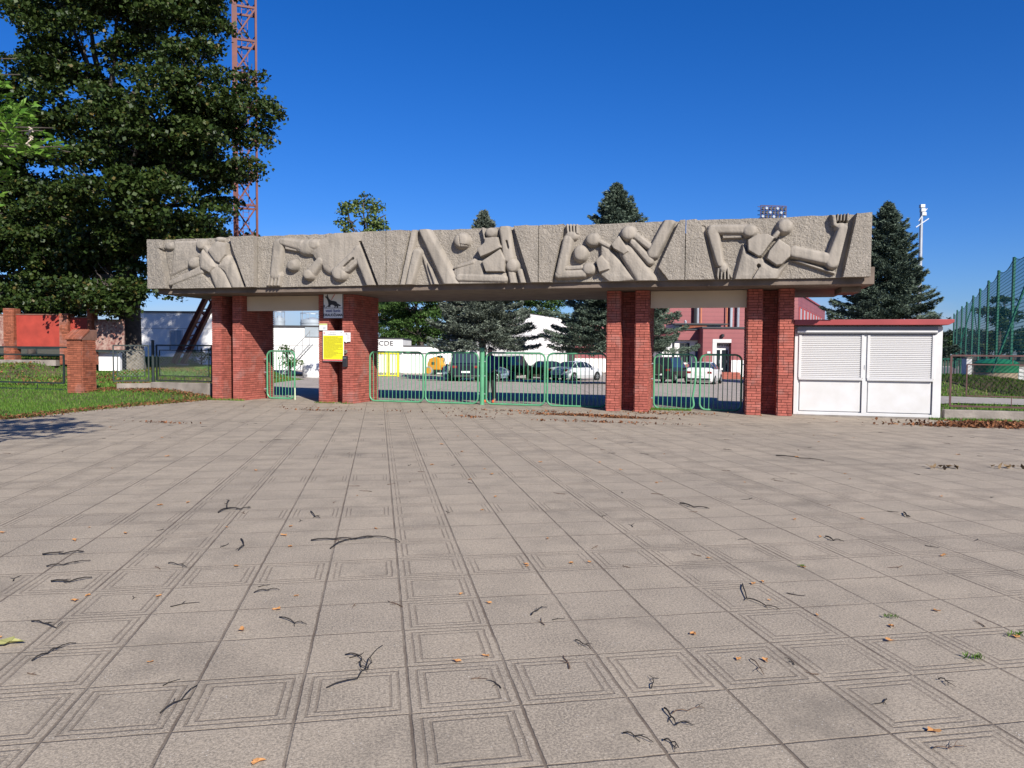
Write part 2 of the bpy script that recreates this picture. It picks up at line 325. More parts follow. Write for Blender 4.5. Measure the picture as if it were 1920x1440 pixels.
def npmesh(name, verts, faces, m, parent=None, tone=None, smooth=False):
    me = bpy.data.meshes.new(name); n = len(verts); k = faces.shape[1]; nf = len(faces)
    me.vertices.add(n); me.vertices.foreach_set('co', np.asarray(verts, np.float32).ravel())
    me.loops.add(nf*k); me.loops.foreach_set('vertex_index', faces.astype(np.int32).ravel())
    me.polygons.add(nf); me.polygons.foreach_set('loop_start', np.arange(0, nf*k, k, dtype=np.int32)); me.polygons.foreach_set('loop_total', np.full(nf, k, np.int32))
    if smooth: me.polygons.foreach_set('use_smooth', np.ones(nf, bool))
    me.materials.append(m)
    if tone is not None: a = me.attributes.new('tone', 'FLOAT', 'POINT'); a.data.foreach_set('value', np.asarray(tone, np.float32))
    me.update(calc_edges=True); me.validate()
    o = bpy.data.objects.new(name, me); C.objects.link(o)
    if parent: o.parent = parent
    return o
def leafquads(P, size, D=None, asp=.6, up=.0, flat=.0, fold=.15, sv=.35):
    """one folded diamond per point; D = preferred long direction"""
    n = len(P); d = rng.normal(size=(n, 3)); d /= np.linalg.norm(d, axis=1)[:, None]
    if D is not None: d = d*(.55)+D; d /= np.linalg.norm(d, axis=1)[:, None]
    u = rng.normal(size=(n, 3))*(1-flat); u[:, 2] += flat*2.2+up; s = np.cross(d, u); s /= np.linalg.norm(s, axis=1)[:, None]+1e-9; nn = np.cross(s, d)
    sz = (size*(1+sv*rng.uniform(-1, 1, n)))[:, None]
    a = P-d*sz*.5; b = P+s*sz*asp*.5+nn*sz*fold*.5; c = P+d*sz*.5; e = P-s*sz*asp*.5+nn*sz*fold*.5
    V = np.stack([a, b, c, e], 1).reshape(-1, 3); Fc = np.arange(4*n).reshape(n, 4); return V, Fc
def textmesh(s, size, ext, m, name, parent, loc, rot=(PI/2, 0, 0), align='CENTER', mats=None, sx=1, bold=0):
    cu = bpy.data.curves.new('t', 'FONT'); cu.body = s; cu.size = size; cu.extrude = ext; cu.align_x = align; cu.align_y = 'CENTER'; cu.resolution_u = 3; cu.offset = bold
    o = bpy.data.objects.new('t', cu); C.objects.link(o); dg = bpy.context.evaluated_depsgraph_get(); me = bpy.data.meshes.new_from_object(o.evaluated_get(dg))
    bpy.data.objects.remove(o); me.name = name; me.materials.clear(); me.materials.append(m)
    t = bpy.data.objects.new(name, me); C.objects.link(t); t.parent = parent; t.location = loc; t.rotation_euler = rot; t.scale = (sx, 1, 1); return t

# ------------------------------------------------------------------ the ground
def ground():
    xs = np.unique(np.concatenate([np.linspace(-40, 40, 161), np.linspace(-900, -40, 14), np.linspace(40, 900, 14)]))
    ys = np.unique(np.concatenate([np.linspace(-30, 14, 12), np.linspace(14, 50, 73), np.linspace(50, 120, 30), np.linspace(120, 1200, 14)]))
    V = np.array([(x, y, hz(x, y)-.03-(.02 if plaza_in(x, y) else 0)) for y in ys for x in xs]); nx = len(xs); ny = len(ys)
    Fc = np.array([(j*nx+i, j*nx+i+1, (j+1)*nx+i+1, (j+1)*nx+i) for j in range(ny-1) for i in range(nx-1)])
    o = npmesh('ground', V, Fc, K['soil'], smooth=True); tag(o, kind='structure')
PE = [(-60, 10.5), (-19, 13.8), (-14, 15.2), (-11.2, 16.6), (-10.95, 18.5), (-10.6, 20.4), (-9.9, 22.2), (-9.45, 23.5)]   # the plaza's grass edge
def plaza_in(x, y):
    a, b = loc_(x, y)
    if b > 1.6 or y < -29: return False
    if x < -9.4:
        for (x0, y0), (x1, y1) in zip(PE, PE[1:]):
            if x0 <= x <= x1: return y < y0+(y1-y0)*(x-x0)/(x1-x0)
        return x > -60
    if a > 11.4: return b < -.15
    return True
PAV = .1772; PO = Vector((-.439, 3.232, 0))
def sheet(name, poly, m, z, grid=None, kind='structure', follow=False, rot=0, org=Vector((0, 0, 0))):
    import bmesh
    bm = bmesh.new(); vs = [bm.verts.new((p[0], p[1], 0)) for p in poly]; f = bm.faces.new(vs); bmesh.ops.triangulate(bm, faces=[f])
    if follow:
        for _ in range(follow): bmesh.ops.subdivide_edges(bm, edges=[e for e in bm.edges if e.calc_length() > 1.6], cuts=1, use_grid_fill=True); bmesh.ops.triangulate(bm, faces=bm.faces)
        for v in bm.verts: v.co.z = hz(v.co.x, v.co.y)
    M = Matrix.Rotation(-rot, 4, 'Z') @ Matrix.Translation(-org); me = bpy.data.meshes.new(name)
    for v in bm.verts: v.co.z += z; v.co = M @ v.co
    bmesh.ops.recalc_face_normals(bm, faces=bm.faces)
    if bm.faces[:][0].normal.z < 0: bmesh.ops.reverse_faces(bm, faces=bm.faces)
    bm.to_mesh(me); bm.free(); me.materials.append(m); o = bpy.data.objects.new(name, me); C.objects.link(o); o.rotation_euler.z = rot; o.location = org
    return tag(o, kind=kind)
def ruled(name, Lp, Rp, nu, nv, m, z, kind='structure'):
    def along(P, v):
        P = [Vector((p[0], p[1], 0)) for p in P]; d = [0]
        for a, b in zip(P, P[1:]): d.append(d[-1]+(b-a).length)
        t = v*d[-1]; k = max(i for i in range(len(P)-1) if d[i] <= t+1e-9); return P[k].lerp(P[k+1], min(1, (t-d[k])/(d[k+1]-d[k])))
    V = []
    for j in range(nv+1):
        a = along(Lp, j/nv); b = along(Rp, j/nv)
        for i in range(nu+1): p = a.lerp(b, i/nu); V.append((p.x, p.y, hz(p.x, p.y)+z))
    Fc = np.array([(j*(nu+1)+i, j*(nu+1)+i+1, (j+1)*(nu+1)+i+1, (j+1)*(nu+1)+i) for j in range(nv) for i in range(nu)])
    return tag(npmesh(name, np.array(V), Fc, m, smooth=True), kind=kind)
ground()
gp = lambda a, b: tuple(W_(a, b))[:2]
pl = PE+[gp(-9.86, .4), gp(-9.86, 1.9), gp(7.5, 1.9), gp(7.5, .35), gp(11.2, .1), gp(16, -.3), gp(40, -1.2), (60, -29), (-60, -29)]
pl = [p for p in pl if p != PE[-1]]
sheet('plaza', pl, K['pave'], .0, rot=PAV, org=PO)
ruled('yard', [gp(-9.86, 1.9), gp(-13.0, 2.2), (-13.8, 31.5), (-11.2, 33.5), (-12.2, 44), (-24, 56), (-34, 60), (-60, 86)], [gp(11.2, 1.9), gp(11.5, 7), (15.2, 33), (20, 40), (38, 60), (60, 86)], 70, 90, K['yard'], .004)
sx_ = lambda px, Y: (at(px, 700, Y).x, Y)
ruled('dark_strip', [sx_(783, 46.2), sx_(960, 46.0), sx_(1137, 45.2)], [sx_(783, 48.2), sx_(960, 48.0), sx_(1137, 47.2)], 3, 24, mat('dark_strip_surface', (.03, .03, .035), .9, .2, 3), .016)  # thin near-black sheet laid across the yard, just above its surface
ruled('footpath', [gp(11.5, 4.6), gp(40, 1.4)], [gp(11.5, 6.4), gp(40, 3.6)], 6, 60, K['path'], .012)

# ------------------------------------------------------------------ relief panels (height fields of real thickness)
class Relief:
    def __init__(s, a0, a1, z0, z1, tr, step=.0095):
        s.a0, s.a1, s.z0, s.z1 = a0, a1, z0, z1; s.nx = int((a1-a0)/step)+1; s.nz = int((z1-z0)/step)+1
        s.A, s.Z = np.meshgrid(np.linspace(a0, a1, s.nx), np.linspace(z0, z1, s.nz)); s.H = np.zeros_like(s.A); s.R = np.ones_like(s.A); s.tr = tr
    def P(s, x, y):
        k, ox, oy = s.tr; return G_(ox+x/k, oy+y/k, -1.12)
    def put(s, h, m, rough=0):
        up = m & (h > s.H); s.H = np.where(up, h, s.H); s.R = np.where(up, rough, s.R)
    def cap(s, x0, y0, x1, y1, r0, r1=None, h=.15, base=0, sharp=.62):
        r1 = r0 if r1 is None else r1; p = np.array(s.P(x0, y0)); q = np.array(s.P(x1, y1)); k = abs(s.P(x0+r0, y0)[0]-p[0])/r0 if r0 else 1
        d = q-p; l2 = (d@d)+1e-9; t = np.clip(((s.A-p[0])*d[0]+(s.Z-p[1])*d[1])/l2, 0, 1)
        dist = np.hypot(s.A-p[0]-t*d[0], s.Z-p[1]-t*d[1]); r = (r0+(r1-r0)*t)*k; x = np.clip(dist/r, 0, 1); s.put(base+h*.86*(1-x**4)**.6, dist < r)
    def ball(s, x, y, r, h=.17, ry=None):
        p = s.P(x, y); k = abs(s.P(x+r, y)[0]-p[0]); kz = abs(s.P(x, y+(ry or r))[1]-p[1]); q = np.hypot((s.A-p[0])/k, (s.Z-p[1])/kz); s.put(h*.85*np.clip(1-q**3, 0, 1)**.6, q < 1)
    def poly(s, pts, h=.12, rough=0, dome=0, bev=.018, slope=None):
        q = [s.P(*p) for p in pts]; n = len(q); ins = np.zeros_like(s.A, bool); dm = np.full_like(s.A, 9.)
        for i in range(n):
            (x0, y0), (x1, y1) = q[i], q[(i+1) % n]
            if y1 != y0: ins ^= ((y0 > s.Z) != (y1 > s.Z)) & (s.A < (x1-x0)*(s.Z-y0)/(y1-y0)+x0)
            l2 = (x1-x0)**2+(y1-y0)**2; t = np.clip(((s.A-x0)*(x1-x0)+(s.Z-y0)*(y1-y0))/l2, 0, 1); dm = np.minimum(dm, np.hypot(s.A-x0-t*(x1-x0), s.Z-y0-t*(y1-y0)))
        hh = h*np.clip(dm/bev, 0, 1)**.5 if not rough else h*np.ones_like(dm)
        if dome: hh = hh+dome*np.clip(dm/.16, 0, 1)**.6
        s.put(hh, ins, rough)
    def cut(s, x0, y0, x1, y1, r, d=.07):
        p = np.array(s.P(x0, y0)); q = np.array(s.P(x1, y1)); k = abs(s.P(x0+r, y0)[0]-p[0]); e = q-p; t = np.clip(((s.A-p[0])*e[0]+(s.Z-p[1])*e[1])/((e@e)+1e-9), 0, 1)
        dist = np.hypot(s.A-p[0]-t*e[0], s.Z-p[1]-t*e[1]); s.H = np.where(dist < k, np.maximum(s.H-d, -.02), s.H)
    def trench(s, *polys):
        for pts in polys:
            H0, R0 = s.H, s.R; s.H = np.full_like(H0, -9.); s.poly(pts, 1, 1); m = s.H > 0; s.H = np.where(m, -.015, H0); s.R = np.where(m, 0, R0)
    def build(s, parent, topvar):
        rg = np.random.default_rng(int(abs(s.a0)*10)); H = s.H.copy()
        Hs = H.copy(); Hs[1:-1, 1:-1] = (H[1:-1, 1:-1]*4+H[:-2, 1:-1]+H[2:, 1:-1]+H[1:-1, :-2]+H[1:-1, 2:])/8; H = Hs
        def sm(n, k):
            g = rg.normal(size=(s.nz//k+3, s.nx//k+3)); iz = np.arange(s.nz)/k; ix = np.arange(s.nx)/k; z0 = iz.astype(int); x0 = ix.astype(int); fz = (iz-z0)[:, None]; fx = (ix-x0)[None, :]
            return n*((g[z0][:, x0]*(1-fx)+g[z0][:, x0+1]*fx)*(1-fz)+(g[z0+1][:, x0]*(1-fx)+g[z0+1][:, x0+1]*fx)*fz)
        H = H+s.R*(sm(.0026, 2)+sm(.002, 5))+sm(.003, 18)+(1-s.R)*sm(.0012, 3)
        H = np.where(H < .13, H*1.5, .195+(H-.13)*.85); B = -1.0-H; V = np.stack([s.A, B, s.Z+0*B], -1)
        V[-1, :, 2] += topvar*(sm(1, 22)[-1])*.6
        nz, nx = s.nz, s.nx; idx = np.arange(nz*nx).reshape(nz, nx); Fc = np.stack([idx[:-1, :-1], idx[:-1, 1:], idx[1:, 1:], idx[1:, :-1]], -1).reshape(-1, 4)
        V = V.reshape(-1, 3); bo = np.concatenate([idx[0], idx[1:, -1], idx[-1, -2::-1], idx[-2:0:-1, 0]]); nb = len(bo); back = V[bo].copy(); back[:, 1] = -.93; n0 = len(V)
        Fs = np.array([(bo[i], n0+i, n0+(i+1) % nb, bo[(i+1) % nb]) for i in range(nb)])[:, ::1]
        c0 = np.array([(s.a0, -.93, s.z0), (s.a1, -.93, s.z0), (s.a1, -.93, s.z1), (s.a0, -.93, s.z1)]); n1 = n0+nb
        V = np.concatenate([V, back, c0]); Fc = np.concatenate([Fc, Fs, np.array([(n1+3, n1+2, n1+1, n1)])]); tone = np.concatenate([s.R.ravel(), np.full(nb+4, .5)])
        o = npmesh('relief_panel', V, Fc, K['relief'], parent, tone, smooth=True); o.data.set_sharp_from_angle(angle=R_(35)); return o
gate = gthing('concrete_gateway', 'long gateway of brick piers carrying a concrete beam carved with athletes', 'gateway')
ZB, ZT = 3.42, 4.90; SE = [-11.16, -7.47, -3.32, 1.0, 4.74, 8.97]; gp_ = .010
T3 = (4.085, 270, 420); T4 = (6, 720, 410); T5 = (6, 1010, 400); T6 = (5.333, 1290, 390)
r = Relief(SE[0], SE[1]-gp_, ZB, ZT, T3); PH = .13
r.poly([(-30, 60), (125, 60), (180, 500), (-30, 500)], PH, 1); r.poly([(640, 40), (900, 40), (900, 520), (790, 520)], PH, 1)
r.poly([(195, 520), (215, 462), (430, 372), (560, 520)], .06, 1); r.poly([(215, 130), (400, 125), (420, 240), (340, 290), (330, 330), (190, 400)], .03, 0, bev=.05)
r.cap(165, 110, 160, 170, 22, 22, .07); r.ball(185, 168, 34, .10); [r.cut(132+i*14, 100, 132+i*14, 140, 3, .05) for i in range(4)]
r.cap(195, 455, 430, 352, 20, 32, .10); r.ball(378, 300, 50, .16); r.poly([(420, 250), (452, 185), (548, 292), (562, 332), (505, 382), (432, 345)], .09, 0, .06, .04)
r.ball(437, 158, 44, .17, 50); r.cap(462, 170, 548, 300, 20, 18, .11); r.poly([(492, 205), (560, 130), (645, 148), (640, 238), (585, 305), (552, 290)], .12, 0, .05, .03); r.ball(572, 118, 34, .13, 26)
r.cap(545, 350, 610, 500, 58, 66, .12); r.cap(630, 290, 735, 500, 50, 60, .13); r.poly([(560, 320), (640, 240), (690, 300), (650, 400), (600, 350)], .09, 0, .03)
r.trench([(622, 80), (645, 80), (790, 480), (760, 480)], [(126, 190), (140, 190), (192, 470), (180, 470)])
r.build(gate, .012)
r = Relief(SE[1]+gp_, SE[2]-gp_, ZB, ZT, T3)
r.cap(1000, 375, 1025, 160, 42, 48, .12); r.ball(1000, 385, 50, .12); [r.cap(958+i*26, 395, 945+i*26, 465, 13, 11, .10) for i in range(4)]
r.poly([(1040, 105), (1330, 130), (1460, 60), (1710, 50), (1665, 135), (1490, 330), (1440, 385), (1350, 310), (1300, 260), (1290, 240), (1180, 215), (1060, 150)], .07, 0, .03, .03)
r.cap(1060, 135, 1200, 165, 30, 42, .13); r.poly([(1070, 160), (1165, 180), (1170, 212), (1080, 195)], .08); r.ball(1250, 180, 85, .15, 66); r.ball(1300, 160, 60, .16, 50)
r.cap(1345, 285, 1275, 370, 34, 40, .14); r.ball(1260, 388, 48, .18); r.ball(1495, 375, 68, .18); r.cap(1495, 360, 1630, 235, 45, 50, .16); r.cap(1430, 300, 1600, 130, 80, 90, .11); r.cap(1555, 350, 1640, 270, 26, 30, .14)
r.cap(1650, 215, 1750, 480, 56, 44, .16); r.ball(1135, 318, 50, .17); r.cut(1540, 330, 1610, 265, 7, .06)
r.poly([(1668, 130), (1705, 40), (1900, 40), (1900, 500), (1800, 500)], PH, 1); r.trench([(1648, 135), (1672, 130), (1802, 470), (1776, 470)]); r.build(gate, .014)
r = Relief(SE[2]+gp_, SE[3]-gp_, ZB, ZT, T4)
r.poly([(-30, 90), (305, 90), (160, 760), (-30, 760)], PH-.02, 1); r.cap(345, 120, 205, 760, 42, 36, .13); r.cap(375, 390, 280, 760, 60, 44, .17)
r.poly([(395, 330), (440, 400), (600, 760), (520, 760), (435, 480)], .05, 0); r.poly([(470, 470), (530, 560), (610, 760), (570, 760)], .10)
r.cap(450, 130, 760, 740, 66, 96, .16); r.ball(872, 248, 96, .20, 96); r.cut(850, 190, 870, 320, 4, .03); r.cut(860, 290, 940, 300, 4, .03)
r.poly([(770, 600), (800, 530), (1010, 440), (1130, 480), (1130, 600), (1380, 600), (1380, 760), (850, 760)], .08, 0, .02, .04); r.cap(850, 665, 1350, 680, 52, 46, .15); r.cap(800, 550, 1005, 492, 22, 26, .13)
r.poly([(1050, 345), (1135, 270), (1140, 215), (1285, 205), (1335, 330), (1195, 400), (1092, 440)], .17, 0, .02, .02); r.poly([(1105, 480), (1315, 340), (1375, 460), (1365, 605), (1150, 605)], .17, 0, .02, .02)
r.ball(1203, 160, 72, .20, 66); r.cap(1360, 130, 1400, 440, 76, 68, .16); r.ball(1445, 532, 82, .20, 86); r.cap(1430, 600, 1460, 760, 44, 46, .13); r.cap(1530, 600, 1580, 760, 40, 44, .12); r.cut(1385, 260, 1402, 330, 12, .06); r.cut(1295, 190, 1310, 300, 8, .08)
r.poly([(1085, 60), (1122, 60), (1150, 260), (1125, 265)], .10); r.poly([(1450, 50), (1780, 50), (1780, 760), (1655, 760)], PH, 1); r.trench([(1418, 80), (1455, 80), (1665, 750), (1600, 750)], [(300, 120), (314, 120), (178, 750), (160, 750)]); r.build(gate, .014)
r = Relief(SE[3]+gp_, SE[4]-gp_, ZB, ZT, T5)
r.poly([(-40, 90), (292, 90), (140, 820), (-40, 820)], PH-.02, 1); r.cap(330, 300, 245, 660, 68, 66, .15); r.ball(365, 255, 82, .14, 62); [r.cap(322+i*36, 130, 330+i*34, 220, 15, 17, .11) for i in range(4)]
r.cap(225, 690, 500, 680, 56, 52, .14); r.cap(320, 620, 480, 610, 30, 30, .13); r.ball(470, 452, 94, .19, 102); r.ball(608, 300, 92, .20, 84); r.ball(565, 625, 88, .18, 82)
r.poly([(690, 335), (800, 385), (1100, 760), (800, 790), (690, 700), (690, 470)], .07, 0, .03, .04); r.cap(690, 320, 800, 375, 30, 28, .13); r.poly([(640, 530), (705, 470), (790, 560), (805, 635), (680, 672)], .16, 0, .02)
r.poly([(812, 355), (905, 248), (1025, 430), (960, 472), (840, 402)], .17, 0, .02); r.cap(990, 440, 1210, 760, 92, 120, .15); r.ball(1010, 225, 98, .20, 92); r.cap(1060, 230, 1240, 370, 46, 46, .14); r.cap(1060, 330, 1250, 540, 44, 50, .15)
r.cap(1465, 110, 1285, 450, 74, 78, .17); r.poly([(1310, 605), (1340, 560), (1580, 60), (1720, 60), (1720, 800), (1470, 800), (1400, 720)], PH, 1); r.trench([(1555, 70), (1592, 70), (1345, 605), (1298, 612)], [(1298, 613), (1342, 604), (1480, 780), (1385, 780)], [(286, 120), (303, 120), (158, 790), (140, 790)]); r.build(gate, .014)
r = Relief(SE[4]+gp_, SE[5], ZB, ZT, T6)
r.poly([(-60, 60), (125, 130), (275, 740), (-60, 740)], PH-.02, 1); r.cap(245, 245, 320, 560, 72, 44, .16); r.ball(350, 600, 52, .14, 66); [r.cap(303+i*32, 610, 296+i*36, 710, 14, 13, .12) for i in range(4)]; r.cap(400, 600, 432, 690, 14, 12, .10)
r.cap(240, 215, 600, 215, 56, 60, .15); r.poly([(335, 235), (535, 230), (550, 302), (345, 308)], .07); r.ball(612, 230, 86, .19, 74)
r.poly([(548, 345), (600, 440), (750, 500), (790, 540), (900, 600), (1025, 520), (880, 740), (445, 740)], .08, 0, .03, .05)
r.poly([(590, 322), (690, 262), (800, 258), (868, 300), (790, 405), (735, 488), (695, 490), (595, 430)], .17, 0, .02, .02); r.poly([(905, 308), (1022, 385), (1020, 492), (935, 572), (880, 582), (778, 512), (805, 430)], .17, 0, .02, .02)
r.cut(900, 290, 720, 500, 9, .05); r.cut(705, 578, 707, 580, 17, .09); r.cut(705, 590, 640, 700, 8, .04)
r.ball(965, 185, 88, .19, 84); r.cap(925, 215, 865, 285, 30, 30, .13); r.cap(1060, 440, 1430, 520, 74, 72, .17); r.cap(1440, 540, 1550, 220, 84, 66, .18); r.poly([(1015, 520), (1130, 520), (1475, 640), (1470, 665)], .07)
r.ball(1530, 190, 68, .16, 50); r.poly([(1425, 65), (1480, 65), (1490, 150), (1600, 150), (1600, 200), (1500, 215), (1445, 180)], .11, 0, .02); [r.cap(1498+i*33, 50, 1492+i*33, 125, 14, 14, .14) for i in range(4)]
r.poly([(1680, 20), (1950, 0), (1950, 760), (1520, 760)], PH, 1); r.trench([(1632, 50), (1686, 40), (1535, 720), (1472, 720)], [(132, 165), (172, 175), (300, 730), (268, 730)]); r.build(gate, .012)
mb = MB(); mb.box(-11.0, 8.86, -.925, 3.45, 3.27, 3.52); mb.box(8.86, 9.12, -.85, 1.2, 3.27, 3.68); mb.box(8.5, 8.95, -.2, .9, 3.14, 3.268)
mb.box(-10.9, 8.8, -.925, -.7, 3.525, 4.6); mb.build('roof_slab', K['slab'], gate, bevel=.01)
for a0, a1, z0, z1 in ((-8.685, -6.095, 2.80, 3.255), (3.8, 6.28, 2.80, 3.255)):
    MB().box(a0, a1, .22, .27, z0, z1).build('blank_board', K['board'], gate, bevel=.006)

def brickwork(mb, faces, z0, z1, rowh=.0695, bl=.25, joint=.0115, th=.028, tone_sd=.25, seed=1, off=0):
    """faces: (p0, p1) plan edges, bricks stand th proud on the right-hand side of each edge"""
    rg = random.Random(seed)
    for (x0, y0), (x1, y1) in faces:
        L = math.hypot(x1-x0, y1-y0); dx, dy = (x1-x0)/L, (y1-y0)/L; nx, ny = dy, -dx; nr = int((z1-z0)/rowh+.5); rh = (z1-z0)/nr
        for k in range(nr):
            s = -(bl/2 if k % 2 else 0)-rg.uniform(0, .04)-off; za = z0+k*rh+joint*.5; zb = z0+(k+1)*rh-joint*.5
            while s < L:
                e = s+bl*rg.choice((1, 1, 1, .5)); a = max(s+joint*.4, 0); b = min(e-joint*.4, L)
                if b-a > .02:
                    t = th+rg.uniform(-.003, .003); P = lambda u, q: (x0+dx*u+nx*q, y0+dy*u+ny*q)
                    c = [P(a, -.01), P(b, -.01), P(b, t), P(a, t)]
                    mb.add([(*p, za) for p in c]+[(*p, zb) for p in c], [(0, 1, 2, 3), (7, 6, 5, 4), (0, 4, 5, 1), (1, 5, 6, 2), (2, 6, 7, 3), (3, 7, 4, 0)], 0, min(.99, max(0.01, rg.gauss(.5, tone_sd))))
                s = e
def pier(a0, a1, b1, seed):
    w = a1-a0; c = w/3; s = .62; i = .03
    P = [(a0+i, i), (a0+c-i, i), (a0+c-i, s), (a1-c+i, s), (a1-c+i, i), (a1-i, i), (a1-i, b1-i), (a0+i, b1-i)]
    mb = MB(); brickwork(mb, [(P[k], P[(k+1) % 8]) for k in range(8)], 0, 3.265, seed=seed)
    n0 = len(mb.v); mb.prism(P, -.15, 3.265, 1, 'z'); mb.tone[n0:] = [.5]*(len(mb.v)-n0)
    o = mb.build('brick_pier', [K['brick'], K['mortar']], gate, fix=False); return o
for n, (a0, a1) in enumerate(((-9.83, -8.70), (-6.08, -4.90), (2.64, 3.79), (6.29, 7.44))): pier(a0, a1, 1.75, n+3)

# ------------------------------------------------------------------ signs and fittings on the second pier
t = gthing('dog_sign', 'black and white sign of a crossed-out dog high on the second pier', 'sign', -5.55, -.035, 2.92)
MB().box(-.325, .325, -.012, .012, -.375, .375).build('sign_board', [K['paper']], t, bevel=.004)
mb = MB(); [mb.box(*q) for q in ((-.325, .325, -.018, -.0125, .36, .375), (-.325, .325, -.018, -.0125, -.375, -.36), (-.325, -.31, -.018, -.0125, -.36, .36), (.31, .325, -.018, -.0125, -.36, .36), (-.31, .31, -.018, -.0125, -.07, -.058))]; mb.build('border', K['ink'], t)
dog = [(-.26, .275), (-.21, .255), (-.20, .315), (-.185, .33), (-.17, .315), (-.165, .26), (-.13, .19), (-.06, .14), (.03, .13), (.10, .11), (.15, .05), (.25, .0), (.27, -.015), (.20, -.03), (.16, -.01), (.175, -.045), (.165, -.075), (.12, -.075), (.13, -.045), (.10, -.02), (.085, -.045), (.075, -.075), (.04, -.075), (.06, -.04), (.03, .0), (-.04, .02), (-.085, -.0), (-.09, -.055), (-.12, -.055), (-.12, .0), (-.14, -.055), (-.17, -.055), (-.15, .0), (-.16, .09), (-.19, .17), (-.215, .215), (-.25, .235)]
o = MB().prism(dog, -.020, -.013).build('dog_figure', K['ink'], t); o.location.z = .02
mb = MB(); mb.bar((.07, -.023, .355), (-.05, -.023, .18), .02, .006); mb.build('strike_bar', K['redink'], t)
mb = MB(); mb.bar((-.15, -.023, .01), (-.24, -.023, -.055), .018, .006); mb.box(-.30, -.275, -.02, -.013, -.04, .03); mb.build('strike_bar', K['ink'], t)
textmesh('vesti šunis', .125, .002, K['blueink'], 'lettering', t, (0, -.016, -.145), bold=.002, sx=.95)
textmesh('DRAUDŽIAMA', .108, .002, K['ink'], 'lettering', t, (0, -.016, -.275), bold=.003, sx=.90)
def lines(mb, x0, x1, z0, z1, n, hgt, rg, gaps=True, y=-.015):
    for k in range(n):
        z = z1-(k+.5)*(z1-z0)/n; x = x0
        end = x1 if rg.random() < .7 else x0+(x1-x0)*rg.uniform(.3, .9)
        while x < end:
            l = rg.uniform(.02, .06); mb.box(x, min(x+l, end), y-.001, y, z-hgt/2, z+hgt/2); x += l+.008
t = gthing('rules_board', 'tall yellow notice with a white heading and dense text on the second pier', 'notice board', -5.535, -.06, 1.725)
MB().box(-.345, .345, -.01, .01, -.455, .455).build('backing', K['paper'], t, bevel=.003)
MB().box(-.33, .33, -.0125, -.0105, -.40, .31).build('yellow_field', K['yellow'], t)
rg = random.Random(4); mb = MB(); lines(mb, -.30, .30, -.36, .29, 30, .0085, rg); mb.build('small_print', K['inky'], t)
mb = MB(); lines(mb, -.11, .10, .375, .405, 1, .014, rg, y=-.011); lines(mb, -.16, .16, .33, .36, 1, .014, rg, y=-.011); mb.box(.22, .30, -.012, -.0105, .40, .407); mb.bar((.22, -.0115, .345), (.29, -.0115, .40), .006, .002); mb.build('heading', K['ink'], t)
mb = MB(); mb.lathe([(0, 0), (.022, 0), (.022, -.002), (0, -.002)], 12, (-.30, -.0105, .385), axis='y'); mb.build('emblem', K['redink'], t); mb = MB(); mb.box(-.345, .345, -.0125, -.0105, -.445, -.405); mb.build('red_footer', K['redink'], t)
t = gthing('small_notice', 'white rectangular paper notice right of the yellow board, creased corner', 'notice', -5.095, -.035, 1.985)
MB().prism([(-.10, .14), (.11, .14), (.11, -.13), (.0, -.135), (-.02, -.16), (-.10, -.12)], -.004, .004).build('sheet', K['paper'], t)
mb = MB(); lines(mb, -.02, .09, -.08, .11, 6, .008, rg, y=-.0045); mb.lathe([(0, 0), (.02, 0), (.02, -.002), (0, -.002)], 10, (-.03, -.0045, .10), axis='y'); mb.build('print', K['ink'], t)
t = gthing('paper_notice', 'small pale green-edged notice above the left of the yellow board', 'notice', -5.885, -.035, 2.295)
MB().box(-.13, .13, -.004, .004, -.10, .10).build('sheet', K['paper'], t)
MB().box(-.13, .13, -.006, -.0045, .05, .10).build('green_band', mat('green_band', (.55, .62, .25), .6), t)
mb = MB(); lines(mb, -.02, .10, -.08, .0, 3, .018, rg, y=-.0045); mb.build('print', K['silo'], t)
t = gthing('letter_box', 'narrow dark grey box below the small notice on the second pier', 'box', -5.15, -.05, 1.10)
MB().box(-.07, .07, -.045, .045, 0, .33).build('case', K['dark'], t, bevel=.01); MB().box(-.05, .05, -.048, -.0455, .26, .275).build('slot', K['metal'], t)
t = gthing('door_bell', 'round grey button plate above the narrow dark box', 'button', -5.15, -.03, 1.555)
MB().lathe([(0, -.03), (.05, -.03), (.062, -.018), (.065, .01)], 20, axis='y').build('plate', mat('bell_grey', (.18, .15, .12), .6), t, smooth=True); MB().lathe([(0, -.038), (.018, -.038), (.02, -.029)], 12, axis='y').build('button', K['dark'], t)

